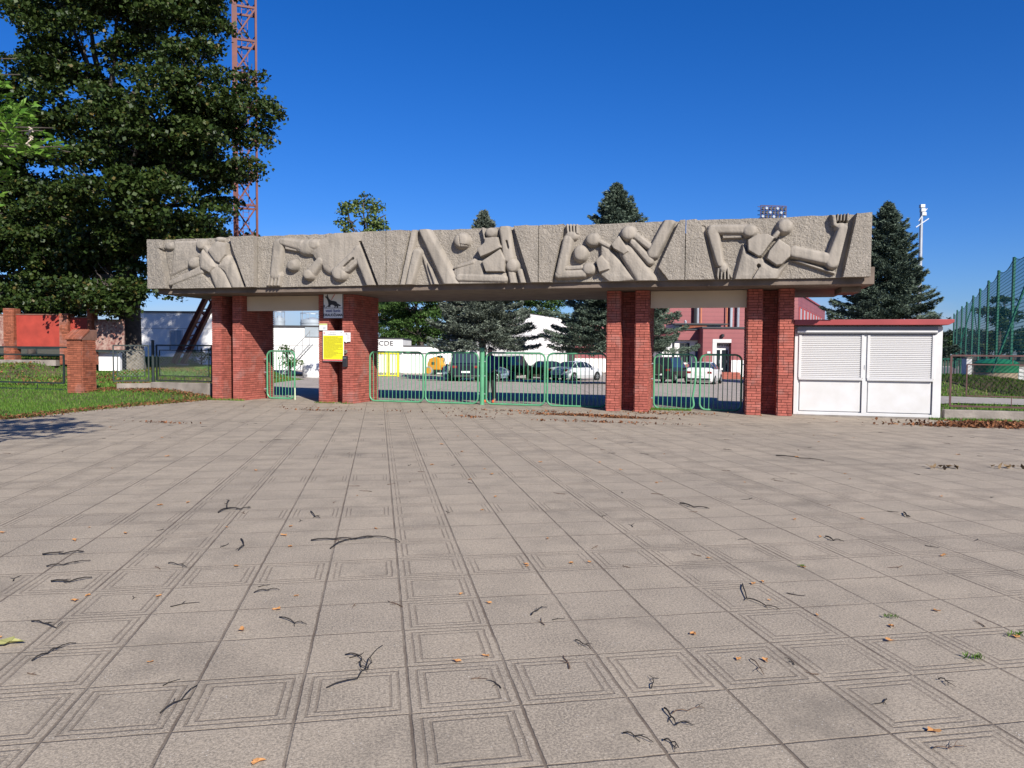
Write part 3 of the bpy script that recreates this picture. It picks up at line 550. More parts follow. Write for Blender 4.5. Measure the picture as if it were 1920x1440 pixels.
# ------------------------------------------------------------------ gate leaves
def rrect(w, h, r, n=5):
    P = []
    for cx, cz, a0 in ((w-r, r, -90), (w-r, h-r, 0), (r, h-r, 90), (r, r, 180)):
        for k in range(n+1): a = R_(a0+90*k/n); P.append((cx+r*math.cos(a), 0, cz+r*math.sin(a)))
    return P
def leaf(a0, a1, b, label, group, hinge, bars, zb=.03, top=1.555, tilt=0, bent=False):
    t = gthing('gate_leaf', label, 'gate', a0, b, zb, group); w = a1-a0; h = top-zb; P = rrect(w, h, .17)
    if bent: P = [(x-(.07*math.exp(-((z-.35)/.25)**2) if x > w*.9 else 0), y, z) for x, y, z in P]
    if bent: P = P[:6]+[(w-.07, 0, .35), (w-.03, 0, .6), (w, 0, .9)]+P[6:]
    MB().tube(P, .028, 8, closed=True).build('frame', K['green'], t, smooth=True)
    base = None
    for k in range(bars):
        x = w*(k+1)/(bars+1); e = .06 if (x < .12 or x > w-.12) else .0
        if base is None: base = MB().tube([(0, 0, .02), (0, 0, h-.02)], .0105, 6).build('bar', K['green'], t, smooth=True); q = base
        else: q = base.copy(); C.objects.link(q); q.parent = t
        q.location = (x, 0, 0); q.rotation_euler = (0, random.uniform(-.006, .006), 0)
    for z in (.28, .82, 1.25):
        hx = 0 if hinge < 0 else w
        MB().box(min(hx, hx+hinge*.11), max(hx, hx+hinge*.11), -.012, .012, z, z+.03).build('hinge', K['metal'], t)
    t.rotation_euler.z = -TH+tilt
    return t
leaf(-8.52, -7.52, 1.05, 'single narrow green gate leaf beside the left pier', 'green gate leaves', -1, 8)
leaf(-4.88, -3.10, 1.05, 'green gate leaf hinged to the second pier, under the CDE building', 'green gate leaves', -1, 13)
leaf(-3.02, -1.34, 1.05, 'green gate leaf just left of the tall green gate post, orange roller behind', 'green gate leaves', 1, 13)
leaf(-1.08, .71, 1.05, 'green gate leaf just right of the tall green gate post, person behind', 'green gate leaves', -1, 13)
leaf(.79, 2.52, 1.05, 'green gate leaf ending at the third pier, half of it in shade', 'green gate leaves', 1, 13)
leaf(3.86, 5.0, 1.08, 'green gate leaf with a bent edge right of the third pier', 'green gate leaves', -1, 8, bent=True)
leaf(5.12, 6.22, 1.08, 'green gate leaf ending at the rightmost pier, mostly shaded', 'green gate leaves', 1, 8)
t = gthing('gate_post', 'tall round green post standing between the two middle gate leaves', 'post', -1.21, 1.05, 0)
MB().tube([(0, 0, -.1), (0, 0, 1.68)], .07, 16).build('post', K['green'], t, smooth=True); MB().lathe([(.078, 0), (.078, .02), (0, .035)], 16, (0, 0, 1.68)).build('cap', K['dgreen'], t, smooth=True)
t = gthing('wicket_stop', 'short pale green stake on the ground beside the single gate leaf', 'stake', -7.45, .95, 0)
MB().tube([(0, 0, -.05), (0, 0, .38)], .022, 8).build('stake', mat('pale_green', (.55, .66, .45), .6), t)

# ------------------------------------------------------------------ kiosk
t = gthing('kiosk', 'white kiosk with closed shutters and red flat roof against the right pier', 'kiosk', 7.5, .38, 0); wK = 3.44
MB().box(0, wK, .05, 2.2, 0.03, 2.33).build('body', K['white'], t)
mb = MB()
for x0, x1, z0, z1 in ((0, .10, .03, 2.30), (3.25, wK, .03, 2.30), (1.63, 1.75, .10, 2.16), (.10, 3.25, .03, .10)): mb.box(x0, x1, -.02, .05, z0, z1)
mb.build('frame', K['white'], t, bevel=.006)
for x0, x1 in ((.13, 1.62), (1.76, 3.24)):
    sh = MB().box(x0-.02, x1+.0, -.055, .0, .955, .995).build('shutter', K['shutter'], t)
    mb = MB(); n = 23; hh = (2.10-.995)/n
    for k in range(n):
        z = .995+k*hh; mb.prism([(-.014, z), (-.028, z+hh*.22), (-.032, z+hh*.6), (-.010, z+hh*.95), (.02, z+hh*.97), (.02, z)], x0+.03, x1-.03, 0, 'x')
    mb.build('slats', K['shutter'], sh)
    mb = MB(); mb.box(x0-.03, x0+.03, -.05, .03, .995, 2.10); mb.box(x1-.03, x1+.03, -.05, .03, .995, 2.10); mb.build('guide_rail', K['white'], sh, bevel=.004)
    mb = MB(); mb.prism([(-.02, 2.10), (-.11, 2.13), (-.12, 2.2), (-.12, 2.30), (.05, 2.30), (.05, 2.10)], x0-.09, x1+.065, 0, 'x'); mb.build('shutter_box', K['ral'], sh, bevel=.004)
    MB().box(x0-.085, x1+.06, -.128, -.1215, 2.155, 2.195).build('trim_strip', K['white'], sh)
    MB().box(x0+.02, x1-.02, .02, .045, .13, .94).build('lower_panel', K['white'], t, bevel=.006)
    MB().box(x0-.02, x1+.01, -.05, .05, .935, .953).build('sill', K['white'], t, bevel=.003)
MB().box(1.67, 1.69, -.03, -.0205, 1.22, 1.33).build('lock', K['metal'], t)
mb = MB(); mb.prism([(-.05, 2.335), (3.50, 2.335), (3.62, 2.40), (3.62, 2.475), (-.05, 2.475)], -.27, 2.4); mb.build('roof', K['roofred'], t, bevel=.01)
MB().box(-.02, wK+.02, -.03, 2.3, -.05, .028).build('base', K['plinth'], t)

# ------------------------------------------------------------------ left: brick pillar, plinths, fences
bpz = hz(-14.6, 25.4)
t = thing('brick_pillar', 'orange brick fence pillar with a sloping tiled top at the grass', 'pillar', (at(153, 700, 24.3).x, 24.3, hz(at(153, 700, 24.3).x, 24.3)-.04), -.12)
mb = MB(); P = [(-.25, -.3), (.25, -.3), (.25, .33), (-.25, .33)]; brickwork(mb, [(P[k], P[(k+1) % 4]) for k in range(4)], .0, 1.72, seed=11, tone_sd=.3); n0 = len(mb.v); mb.prism(P, -.1, 1.72, 1, 'z'); mb.tone[n0:] = [.5]*8
mb.build('shaft', [K['obrick'], K['omortar']], t, fix=False)
MB().prism([(-.34, 1.72), (-.34, 1.75), (.02, 2.02), (.38, 2.06), (.38, 1.72)], -.29, .29, 0, 'x').build('sloping_cap', K['omortar'], t)
mb = MB()
for k in range(7): mb.prism([(-.39, 1.735), (-.39, 1.79), (.01, 2.07), (.01, 2.015)], -.30+k*.087, -.30+k*.087+.08, 0, 'x'); mb.tone[-8:] = [random.random()]*8
mb.build('cap_bricks', K['obrick'], t, fix=True)
def seg(name, label, cat, p0, p1, group=None):
    p0 = Vector(p0); p1 = Vector(p1); d = p1-p0; t = thing(name, label, cat, p0, math.atan2(d.y, d.x), group); return t, d.length
def frame(mb, x0, x1, z0, z1, r, n=6):
    for p, q in (((x0, 0, z0), (x1, 0, z0)), ((x0, 0, z1), (x1, 0, z1)), ((x0, 0, z0), (x0, 0, z1)), ((x1, 0, z0), (x1, 0, z1))): mb.bar(p, q, r)
def chain(mb, x0, x1, z0, z1, s=.085, r=.0028, y=0):
    n = int((x1-x0+z1-z0)/s)
    for k in range(n):
        o = k*s
        for sg in (0, 1):
            xa, za = x0+o-(z1-z0), z1; xb, zb = x0+o, z0
            if xa < x0: za = z1-(x0-xa); xa = x0
            if xb > x1: zb = z0+(xb-x1); xb = x1
            if zb >= za: continue
            if sg: xa, xb = x0+x1-xa, x0+x1-xb
            mb.bar((xa, y, za), (xb, y, zb), r*2)
def plinth(p0, p1, z0, z1, label):
    t, L = seg('concrete_plinth', label, 'low wall', p0, p1); MB().box(0, L, -.12, .12, z0, z1).build('wall', K['plinth'], t, bevel=.02)
# positions along the left boundary
pA, pB, pC, pD = (-21.5, 26.6, 0), (-15.0, 25.7, 0), (-13.95, 25.75, 0), (-9.6, 23.95, 0)
pM = (-12.35, 25.5, 0)
plinth((-13.3, 25.0, 0), pM, -.1, .42, 'low rough concrete kerb wall between the orange pillar and the fence post')
plinth((-12.3, 25.47, 0), (-9.95, 24.75, 0), -.1, .46, 'low rough concrete kerb wall running into the left gateway pier')
t, L = seg('iron_fence', 'dark iron fence panel with a frame inside a frame left of the orange pillar', 'fence', (-14.3, 24.75, .2), (-21.5, 26.6, .25))
mb = MB(); frame(mb, 0, L, 0, 1.42, .05); [mb.bar((k*L/4, 0, 0), (k*L/4, 0, .17), .02) for k in range(1, 4)]; [mb.bar((k*L/4, 0, 1.2), (k*L/4, 0, 1.42), .02) for k in range(1, 4)]; mb.build('frame', K['iron'], t)
mb = MB(); frame(mb, .75, L-.2, .22, 1.17, .05); mb.build('inner_frame', K['iron'], t)
def fence(name, label, p0, p1, z0, h, m, lo=.16, hi=.17, n=3, group=None, inset=.12):
    t, L = seg(name, label, 'fence', (p0[0], p0[1], z0), (p1[0], p1[1], z0), group)
    mb = MB(); frame(mb, 0, L, 0, h, .042); mb.build('frame', m, t)
    mb = MB(); frame(mb, inset, L-inset, lo, h-hi, .028)
    for k in range(1, n+1): mb.bar((k*L/(n+1), 0, 0), (k*L/(n+1), 0, lo), .016); mb.bar((k*L/(n+1), 0, h-hi), (k*L/(n+1), 0, h), .016)
    mb.build('inner_frame', m, t)
    mb = MB(); chain(mb, inset, L-inset, lo, h-hi, s=.11, r=.0012); mb.build('chain_mesh', K['silo'] if m != K['brown'] else m, t)
    return t
fence('mesh_fence', 'dark framed wire mesh fence panel between the orange pillar and iron post', (-13.4, 25.0), (-12.42, 25.42), .50, 1.20, K['iron'])
fence('mesh_fence', 'dark framed wire mesh fence panel in front of the red tower leg', (-12.15, 25.43), (-10.0, 24.78), .52, 1.20, K['iron'])
t = thing('fence_post', 'round dark iron post with a cap between two mesh fence panels', 'post', (-12.30, 25.48, .3)); MB().tube([(0, 0, 0), (0, 0, 1.55)], .05, 10).build('post', K['iron'], t, smooth=True); MB().lathe([(.06, 0), (.06, .03), (0, .05)], 10, (0, 0, 1.55)).build('cap', K['iron'], t)

# ------------------------------------------------------------------ the red wall on the left
yw = 36.; zg = 1.0
t = thing('red_wall', 'long red panelled wall between brick pillars behind the left fence', 'wall', (0, yw, zg))
X = lambda px: at(px, 640, yw).x
pil = [(-60, -45), (14, 32), (118, 133), (170, 178)]
mb = MB()
Zw = lambda py: at(100, py, yw).z-zg
for k, (x0, x1) in enumerate(pil):
    a, b = X(x0), X(x1); q = MB(); hp = Zw(579 if k != 2 else 588); brickwork(q, [((a, -.25), (b, -.25)), ((b, -.25), (b, .25))], -.2, hp, seed=20+k, tone_sd=.3); n0 = len(q.v); q.box(a, b-.001, -.249, .25, -.2, hp, 1); q.tone[n0:] = [.5]*8; q.build('brick_pillar', [K['obrick'], K['omortar']], t, fix=False)
for k, (x0, x1, y0, y1, m) in enumerate(((-45, 14, 650, 592, 'redpanel2'), (32, 118, 651, 591, 'redpanel'), (133, 170, 650, 596, 'redpanel'), (178, 234, 655, 600, 'redpanel2'))):
    a, b = X(x0)+.02, X(x1)-.02; z0, z1 = Zw(y0), Zw(y1); MB().box(a, b, -.06, .06, z0, z1).build('wall_panel', K[m], t); MB().box(a, b, -.09, .09, z1+.002, z1+.05).build('coping', K['omortar'], t)
    MB().box(a, b, -.03, .04, z0-.10, z0-.002).build('bottom_rail', K['iron'], t)
MB().box(X(-60), X(125), -.9, -.6, -.25, .02).build('concrete_kerb', K['plinth'], t)
MB().box(X(178), X(218), .3, .5, -.5, Zw(660)).build('white_base', K['whitewall'], t)

# ------------------------------------------------------------------ light tower (red lattice)
ty = 47.; tzb = .5; cx = at(463, 500, ty).x
t = thing('light_tower', 'tall red steel lattice tower rising behind the big maple', 'tower', (cx, ty, tzb), .35)
hw = .62
for sx in (-1, 1):
    for sy in (-1, 1): MB().bar((sx*hw, sy*hw, 0), (sx*hw, sy*hw, 32), .30 if sx < 0 and sy < 0 else .12, .15).build('leg', K['towerred'], t)
mb = MB()
for k in range(16):
    z = k*2.
    for a, b in (((-hw, -hw), (hw, -hw)), ((hw, -hw), (hw, hw)), ((hw, hw), (-hw, hw)), ((-hw, hw), (-hw, -hw))):
        mb.bar((*a, z), (*b, z), .12); mb.bar((*a, z), (*b, z+2), .09)
        mb.bar(((a[0]+b[0])/2, (a[1]+b[1])/2, z), (*a, z+.8), .05)
mb.build('lattice', K['towerred'], t)
mb = MB(); [mb.bar((-.2+.35*q, hw+.15, 0), (-.2+.35*q, hw+.15, 32), .04) for q in (0, 1)]; [mb.bar((-.2, hw+.15, k*.35), (.15, hw+.15, k*.35), .025) for k in range(90)]; mb.build('ladder', K['towerred'], t)
mb = MB(); Rz = Matrix.Rotation(-.35, 3, 'Z')
fA = Rz @ (at(323, 688, ty)-Vector((cx, ty, tzb))); fA.z = 0; fB = Rz @ (at(352, 690, ty+1.5)-Vector((cx, ty, tzb))); fB.z = 0
tp = Vector((-hw, -hw, 8.0)); tq = Vector((-hw, hw, 7.0))
L1 = MB(); L1.bar(fA, tp, .30, .26); L1.build('raking_leg', K['towerred'], t); L2 = MB(); L2.bar(fA+Vector((.5, .8, 0)), tq, .30, .26); L2.build('raking_leg', K['towerred'], t)
mb = MB(); q0 = fA+Vector((.5, .8, 0))
for k in range(1, 9): u = k/9; v = (k+.7)/9; a = fA.lerp(tp, u); b = q0.lerp(tq, u); c = q0.lerp(tq, min(1, v)); mb.bar(a, b, .09); mb.bar(a, c, .07)
mb.build('raking_braces', K['towerred'], t)
MB().box(fA.x-.6, fA.x+.9, fA.y-.5, fA.y+1.2, -.3, .12).build('footing', K['plinth'], t)

# ------------------------------------------------------------------ buildings
def building(name, label, px0, px1, Y, pytop, zb, depth, wall, cat='building', roofm=None, skew=0, trim=.12):
    A = at(px0, 650, Y); B = at(px1, 650, Y); zt = at((px0+px1)/2, pytop, Y).z
    t = thing(name, label, cat, (A.x, Y, zb), skew); L = B.x-A.x; H = zt-zb
    MB().box(0, L, 0, depth, 0, H).build('wall', wall, t); 
    if roofm: MB().box(-trim, L+trim, -trim, depth+trim, H+.002, H+.12).build('roof', roofm, t)
    return t, L, H
def window(t, x0, x1, z0, z1, m=None, frame_m=None, y=-.002, mull=1, name='window'):
    fw = .07; f = MB(); f.box(x0, x1, y-.07, y, z0, z0+fw); f.box(x0, x1, y-.07, y, z1-fw, z1); f.box(x0, x0+fw, y-.07, y, z0+fw, z1-fw); f.box(x1-fw, x1, y-.07, y, z0+fw, z1-fw)
    for k in range(1, mull+1): xm = x0+(x1-x0)*k/(mull+1); f.box(xm-fw/2, xm+fw/2, y-.06, y-.001, z0+fw, z1-fw)
    fo = f.build(name, frame_m or K['white'], t); MB().box(x0+fw, x1-fw, y-.03, y-.001, z0+fw, z1-fw).build('pane', m or K['glass'], fo); return fo
dk = mat('roof_edge_dark', (.05, .05, .055), .7)
t, L, H = building('storage_shed', 'white rendered building with dark roof edge behind the big tree trunk', 262, 402, 64, 586, .3, 9, K['whitewall'], roofm=dk)
window(t, 2.6, 3.7, 1.2, 2.9, K['silo']); MB().box(4.2, 4.9, -.05, -.002, 0, 2.3).build('door', K['silo'], t); mb = MB(); [mb.box(0, L, -.012, -.002, z, z+.03) for z in (1.5, 3.0)]; mb.build('seam', K['ral'], t)
MB().box(at(200, 650, 64).x-at(262, 650, 64).x, -.01, .5, .7, 0, 1.25).build('side_wall', K['whitewall'], t)
t, L, H = building('boiler_house', 'white rendered block seen through the narrow left gate opening', 480, 606, 58, 613, .0, 8, K['whitewall2'], roofm=dk)
mb = MB(); [mb.box(0, L, -.012, -.002, z, z+.025) for z in (1.9,)]; mb.build('seam', K['ral'], t); MB().box(L-.1-1.3, L-.1, -.1, -.002, H-.75, H+.05).build('vent_box', K['silo'], t)
for k, (px, w_, top, lab) in enumerate(((586, 22, 600, 'large grey cylindrical metal tank above the white block'), (524, 10, 597, 'narrow grey cylindrical tank at the edge of the left pier'))):
    Y = 84; c = at(px, top, Y); rr = w_/F*Y; t = thing('silo', lab, 'silo', (c.x, Y, 0), 0, 'silos beyond the white block'); z = c.z
    MB().lathe([(rr, 0), (rr, z-.4), (rr*1.03, z-.4), (rr*1.03, z-.25), (rr, z-.25), (rr*.98, z), (0, z+.35)], 28).build('tank', K['silo'], t, smooth=True)
    mb = MB(); mb.tube([(rr*math.cos(q*PI/8), rr*math.sin(q*PI/8), z+.75) for q in range(16)], .03, 5, closed=True); [mb.bar((rr*math.cos(q*PI/4), rr*math.sin(q*PI/4), z-.2), (rr*math.cos(q*PI/4), rr*math.sin(q*PI/4), z+.75), .03) for q in range(8)]; mb.bar((-.7*rr, -.6*rr, z-.5), (-.7*rr, -.6*rr, z+1.6), .05); mb.build('railing', K['metal'], t)
t, L, H = building('ticket_office', 'low white block lettered CDE behind the left main gate leaf', 690, 755, 70, 636, -.5, 6, K['whitewall2'], roofm=dk, trim=.04)
textmesh('ABCDE', .62, .02, K['ink'], 'lettering', t, (at(732, 643, 70).x-t.location.x-.85, -.03, at(732, 644, 70).z+.5), align='CENTER', sx=1.15)
MB().box(L-2.3, L-.05, -.12, -.002, H-1.35, H-1.2).build('ledge', K['ral'], t)
t, L, H = building('garage_row', 'long low white building with a thin dark roof line under the spruces', 755.6, 985, 70.4, 651, -.55, 6, K['whitewall'], roofm=dk, trim=.04)
mb = MB(); mb.bar((0, -.05, H-.62), (3.2, -.05, H-.62), .06); mb.bar((3.2, -.05, H-.62), (4.9, -.05, H-.3), .06); mb.bar((4.9, -.05, H-.3), (7.4, -.05, H-.62), .06); mb.build('gable_line', dk, t)
# big white hall with a corner
c0 = at(985, 588, 66); c1 = at(1064, 604, 78); cl = at(955, 590, 69); zb = -.55
t = thing('white_hall', 'tall plain white rendered hall behind the middle spruces', 'building', (c0.x, 66, zb))
P = [(0, 0), (c1.x-c0.x, 12), (c1.x-c0.x-4, 18), (cl.x-c0.x-6, 9), (cl.x-c0.x-3, 3)]; H = c0.z-zb
MB().prism(P, 0, H, 0, 'z').build('wall', K['whitewall'], t)
mb = MB(); n = Vector((c1.x-c0.x, 12, 0)).normalized(); q = Vector((n.y, -n.x, 0))*.012
for z in (1.9, 3.6): mb.bar(Vector((0, 0, z))+q, Vector((n.x*12, n.y*12, z))+q, .02, .03)
for s in (4., 8.): mb.bar(n*s+q+Vector((0, 0, .1)), n*s+q+Vector((0, 0, H-.2)), .02, .02)
mb.build('seam', K['ral'], t); MB().prism([(p[0]*1.0, p[1]) for p in P], H+.002, H+.1, 0, 'z').build('roof', dk, t)
t, L, H = building('link_wing', 'low red and white wing between the white hall and the sports hall', 1056, 1215, 79, 604, -.55, 6, K['wallred'])
MB().box(0, L, -.04, -.002, 0, 1.45).build('white_base', K['whitewall'], t); MB().box(0, 1.2, -.6, -.05, 0, 4.6).build('dark_doorway', K['dark'], t)
# sports hall
Yh = 76.; A = at(1190, 560, Yh); B = at(1497, 551, Yh); t = thing('sports_hall', 'dark red clad sports hall with pipes on its facade', 'building', (A.x, Yh, -.55)); L = B.x-A.x; H = B.z+.55
Bk = at(1547, 578, 104); P = [(0, 0), (L, 0), (Bk.x-A.x, 104-Yh), (Bk.x-A.x-24, 116-Yh), (0, 30)]
MB().prism(P, 0, H, 0, 'z').build('wall', K['wallred'], t); MB().prism([(P[0][0]-.1, -.1), (P[1][0]+.1, -.12), (P[2][0]+.15, P[2][1]), P[3], P[4]], H+.002, H+.16, 0, 'z').build('roof', K['roofred'], t)
sdv = Vector((P[2][0]-L, P[2][1], 0)); sn = Vector((sdv.y, -sdv.x, 0)).normalized(); Ls = sdv.length; sdn = sdv.normalized()
for k in range(8):
    s0 = 1.2+k*3.3; fo = MB(); a = Vector((L, 0, 0))+sdn*s0+sn*.04; b = a+sdn*1.7; zz = H-3.3
    fo.bar(a+Vector((0, 0, zz)), b+Vector((0, 0, zz)), .12); fo.bar(a+Vector((0, 0, zz+2.0)), b+Vector((0, 0, zz+2.0)), .12); fo.bar(a+Vector((0, 0, zz)), a+Vector((0, 0, zz+2)), .12); fo.bar(b+Vector((0, 0, zz)), b+Vector((0, 0, zz+2)), .12)
    f = fo.build('window', K['roofred'], t); MB().bar(a+Vector((0, 0, zz+1)), b+Vector((0, 0, zz+1)), .05, 1.9).build('pane', K['silo'], f)
xl = lambda px, Y: at(px, 600, Y).x-A.x
for px, w_, m in ((1302, .42, 'dark'), (1306, .34, 'metal'), (1313, .14, 'obrick'), (1361, .14, 'obrick'), (1369, .30, 'silo'), (1382, .30, 'metal')):
    MB().tube([(xl(px, Yh), -.3, 3.0), (xl(px, Yh), -.3, H-.3)], w_/2, 8).build('wall_pipe', K[m] if m != 'obrick' else mat('copper_pipe', (.55, .20, .10), .5), t, smooth=True)
# front block with the entrance
Ye = 63.; A2 = at(1318, 640, Ye); B2 = at(1394, 640, Ye); zt = at(1350, 616, Ye).z
t = thing('entrance_block', 'dark red entrance block with a white doorway below the sports hall', 'building', (A2.x, Ye, -.5)); L = B2.x-A2.x+1.6; H = zt+.5; X2 = lambda px: at(px, 650, Ye).x-A2.x; Z2 = lambda py: at(1350, py, Ye).z+.5
dx0, dx1 = X2(1336), X2(1371); dz = Z2(637)
mb = MB(); mb.box(0, dx0, 0, 8, 0, H); mb.box(dx1, L, 0, 8, 0, H); mb.box(dx0, dx1, 0, 8, dz, H); mb.build('wall', K['wallred'], t); MB().box(-.1, L+.1, -.1, 8.1, H+.002, H+.14).build('roof', dk, t)
MB().box(dx0, dx1, .62, .72, 0, dz).build('door_surround', K['whitewall2'], t); MB().box(dx0, dx1, -.03, .0, dz-.25, dz+.05).build('white_lintel', K['white'], t); MB().box(dx0, dx0+.35, -.03, .61, 0, dz-.26).build('white_jamb', K['white'], t)
for a, b in ((1344, 1354), (1358, 1368)):
    d = MB().box(X2(a), X2(b), .54, .61, .35, Z2(656)).build('door', K['glass'], t); MB().box(X2(b)-.1, X2(b)-.06, .49, .535, 1.2, 1.5).build('handle', K['metal'], d)
textmesh('SPORTO HALĖ', .27, .01, K['ink'], 'lettering', t, (X2(1356.5), .60, Z2(647.5)))
mb = MB(); mb.lathe([(.0, .25), (.15, .2), (.16, 0), (.0, -.05)], 12, (X2(1353.5), -.15, dz+.25)); mb.build('lamp', K['dark'], t)
MB().box(dx1+.02, X2(1394), -.10, -.002, 0, 1.5).build('white_base', K['whitewall'], t); MB().box(X2(1326), X2(1332), -.05, -.002, Z2(663), Z2(659)).build('nameplate', K['white'], t)
t = thing('entrance_steps', 'low red brick steps before the white doorway', 'steps', (X2(1340)+A2.x, Ye-2.2, -.52)); st = X2(1382)-X2(1340)
for k in range(3): MB().box(0, st, k*.6, 2.1, k*.17+.001, (k+1)*.17).build('step', mat('step_red', (.33, .10, .07), .8, .15, 6), t)
A3 = at(1243, 640, 64.5); t = thing('cafe_wing', 'low wing with red fascia over white wall left of the entrance', 'building', (A3.x, 64.5, -.5)); X3 = lambda px: at(px, 650, 64.5).x-A3.x; Z3 = lambda py: at(1290, py, 64.5).z+.5
Lw = X3(1317.5); MB().box(0, Lw, .3, 7, 0, Z3(638)).build('wall', K['whitewall'], t); MB().prism([(-1.0, 2.5), (X3(1270), -.1), (Lw, -.1), (Lw, 7), (-1, 7)], Z3(637.5), Z3(619), 0, 'z').build('fascia', K['wallred'], t); MB().prism([(-1.1, 2.5), (X3(1270), -.2), (Lw, -.2), (Lw, 7), (-1, 7)], Z3(619)+.002, Z3(619)+.1, 0, 'z').build('roof', dk, t)
window(t, X3(1276), X3(1294), Z3(679), Z3(643), y=.298, frame_m=K['dark']); window(t, X3(1305), X3(1317), Z3(679), Z3(643), m=K['bglass'], y=.298, frame_m=K['dark'])
MB().tube([(X3(1264), .2, 0), (X3(1264), .2, Z3(640))], .08, 6).build('downpipe', K['dark'], t); MB().box(X3(1275), X3(1296), .1, .299, 0, Z3(683)).build('sill_band', K['wallred'], t)
A4 = at(1261, 610, 69); t = thing('roof_annex', 'blue glazed rooftop box with orange brick parapet above the entrance', 'annex', (A4.x, 69, 0)); X4 = lambda px: at(px, 610, 69).x-A4.x; Z4 = lambda py: at(1310, py, 69).z
MB().box(0, X4(1352), 0, 3, Z4(622), Z4(609)).build('glazing', K['silo'], t); MB().box(X4(1325), X4(1350), -.03, -.001, Z4(618), Z4(611)).build('window', K['bglass'], t); MB().box(X4(1277), X4(1323), -.5, -.04, Z4(619), Z4(611)).build('brick_parapet', K['obrick'], t); MB().box(X4(1262), X4(1362), -.6, 3.1, Z4(609)+.002, Z4(609)+.12).build('roof', dk, t)
mb = MB(); mb.tube([(X4(1290), 1, Z4(609)), (X4(1290), 1, Z4(602)), (X4(1288), 1, Z4(601))], .12, 8); mb.build('flue', K['metal'], t)
# fence of yellow bars before the ticket office
p = onground(714, 60); q = onground(746, 60); t = thing('yellow_gate', 'bright yellow barred gate standing before the CDE block', 'gate', (p.x-2, 60, p.z)); L = q.x-p.x+2
mb = MB(); frame(mb, 0, L, .1, 1.9, .07); mb.build('frame', K['yellow'], t)
for k in range(1, 15): MB().bar((k*L/15, 0, .1), (k*L/15, 0, 1.9), .05).build('bar', K['yellow'], t)
for s in (L*.77, L): MB().bar((s, .1, 0), (s, .1, 2.1), .16).build('post', mat('yellow_post', (.80, .60, .01), .5), t)
# silver stair rail and bins by the white block
p = onground(588, 50); t = thing('white_sack', 'bulky white builders sack on the ground before the white block', 'sack', (p.x, 50, p.z))
mb = MB(); mb.lathe([(0, 0), (.62, 0), (.70, .12), (.68, .5), (.72, .92), (.60, 1.0), (.4, .9), (0, .85)], 14); o = mb.build('sack', K['paper'], t, smooth='all')
for v in o.data.vertices: v.co.x = math.copysign(abs(v.co.x)**.8*.95, v.co.x)+.03*math.sin(v.co.z*9); v.co.y = math.copysign(abs(v.co.y)**.8*.95, v.co.y)
p = onground(562, 54); t = thing('metal_stair', 'grey metal stair and railing against the white block', 'stair', (p.x-1.6, 54.5, p.z))
mb = MB(); [mb.bar((0, q, 0), (2.2, q, 2.4), .08) for q in (0, .8)]; mb.build('stringer', K['metal'], t)
for k in range(8): MB().box(.1+k*.27, .37+k*.27, .0, .8, .2+k*.28, .23+k*.28).build('tread', K['metal'], t)
mb = MB(); mb.bar((0, 0, 1), (2.2, 0, 3.3), .05); [mb.bar((k*.55, 0, k*.6), (k*.55, 0, k*.6+1), .04) for k in range(5)]; mb.build('railing', K['metal'], t)

# ------------------------------------------------------------------ right side: plinth, fence, tank, net, pole
plinth(W_(11.05, .55), W_(40, -.9), -.1, .24, 'long low concrete kerb wall right of the kiosk')
pf = [W_(11.2, .55), W_(16.5, .28), W_(21.8, .0)]
for k in range(2): fence('mesh_fence', ('rusty brown framed wire mesh fence panel beside the kiosk', 'rusty brown framed wire mesh fence panel at the right edge of the photo')[k], pf[k]+(EX*.05 if k else Vector((0, 0, 0))), pf[k+1], .33, 1.26, K['brown'], lo=.26, hi=.22, n=3, group='brown mesh fence panels', inset=.35)
Y = 31.; c = at(1867, 700, Y); t = thing('green_tank', 'round green tank with a domed lid on a cream base behind the mound', 'tank', (c.x, Y, at(1867, 722, Y).z)); rr = 36/F*Y; z1 = at(1867, 698, Y).z-t.location.z; z2 = at(1867, 682, Y).z-t.location.z; z3 = at(1867, 673, Y).z-t.location.z
MB().lathe([(rr*.97, -.6), (rr*.97, z1), (0, z1)], 32).build('base', mat('cream_render', (.55, .43, .29), .8), t, smooth=True); MB().lathe([(rr, z1+.002), (rr, z2), (rr*1.02, z2+.02), (rr*.8, z3-.06), (rr*.4, z3), (0, z3+.01)], 32).build('dome', mat('tank_green', (.03, .27, .13), .5), t, smooth=True)
for px, wd, lab, top, m in ((1812, 12, 'square white post left of the green tank', 672, 'whitewall'), (1910, 12, 'square white post right of the green tank', 688, 'whitewall')):
    Y = 33.; p = at(px, 700, Y); t = thing('white_post', lab, 'post', (p.x, Y, .1), .2, 'white posts by the tank'); h = at(px, top, Y).z; MB().box(-.14, .14, -.14, .14, -.2, h-.1).build('post', K[m], t, bevel=.01); MB().box(-.17, .17, -.17, .17, h-.098, h-.05).build('cap', K['plinth'], t)
p = at(1777, 690, 36); t = thing('green_locker', 'small dark green barred enclosure beyond the brown fence', 'cage', (p.x-.3, 36, .25)); mb = MB(); frame(mb, 0, .9, 0, 1.15, .06); [mb.bar((k*.15, 0, 0), (k*.15, 0, 1.15), .035) for k in range(1, 6)]; mb.build('bars', K['dgreen'], t)
Y0 = 30.6
netm = bpy.data.materials.new('net_mesh'); tn, N, Lk = nodes(netm); b_ = N['Principled BSDF']; b_.inputs['Base Color'].default_value = (.015, .20, .14, 1); b_.inputs['Roughness'].default_value = .8
tr = N.new('ShaderNodeBsdfTransparent'); mx = N.new('ShaderNodeMixShader'); tc = N.new('ShaderNodeTexCoord'); uvs = N.new('ShaderNodeSeparateXYZ'); Lk.new(tc.outputs['Object'], uvs.inputs[0])
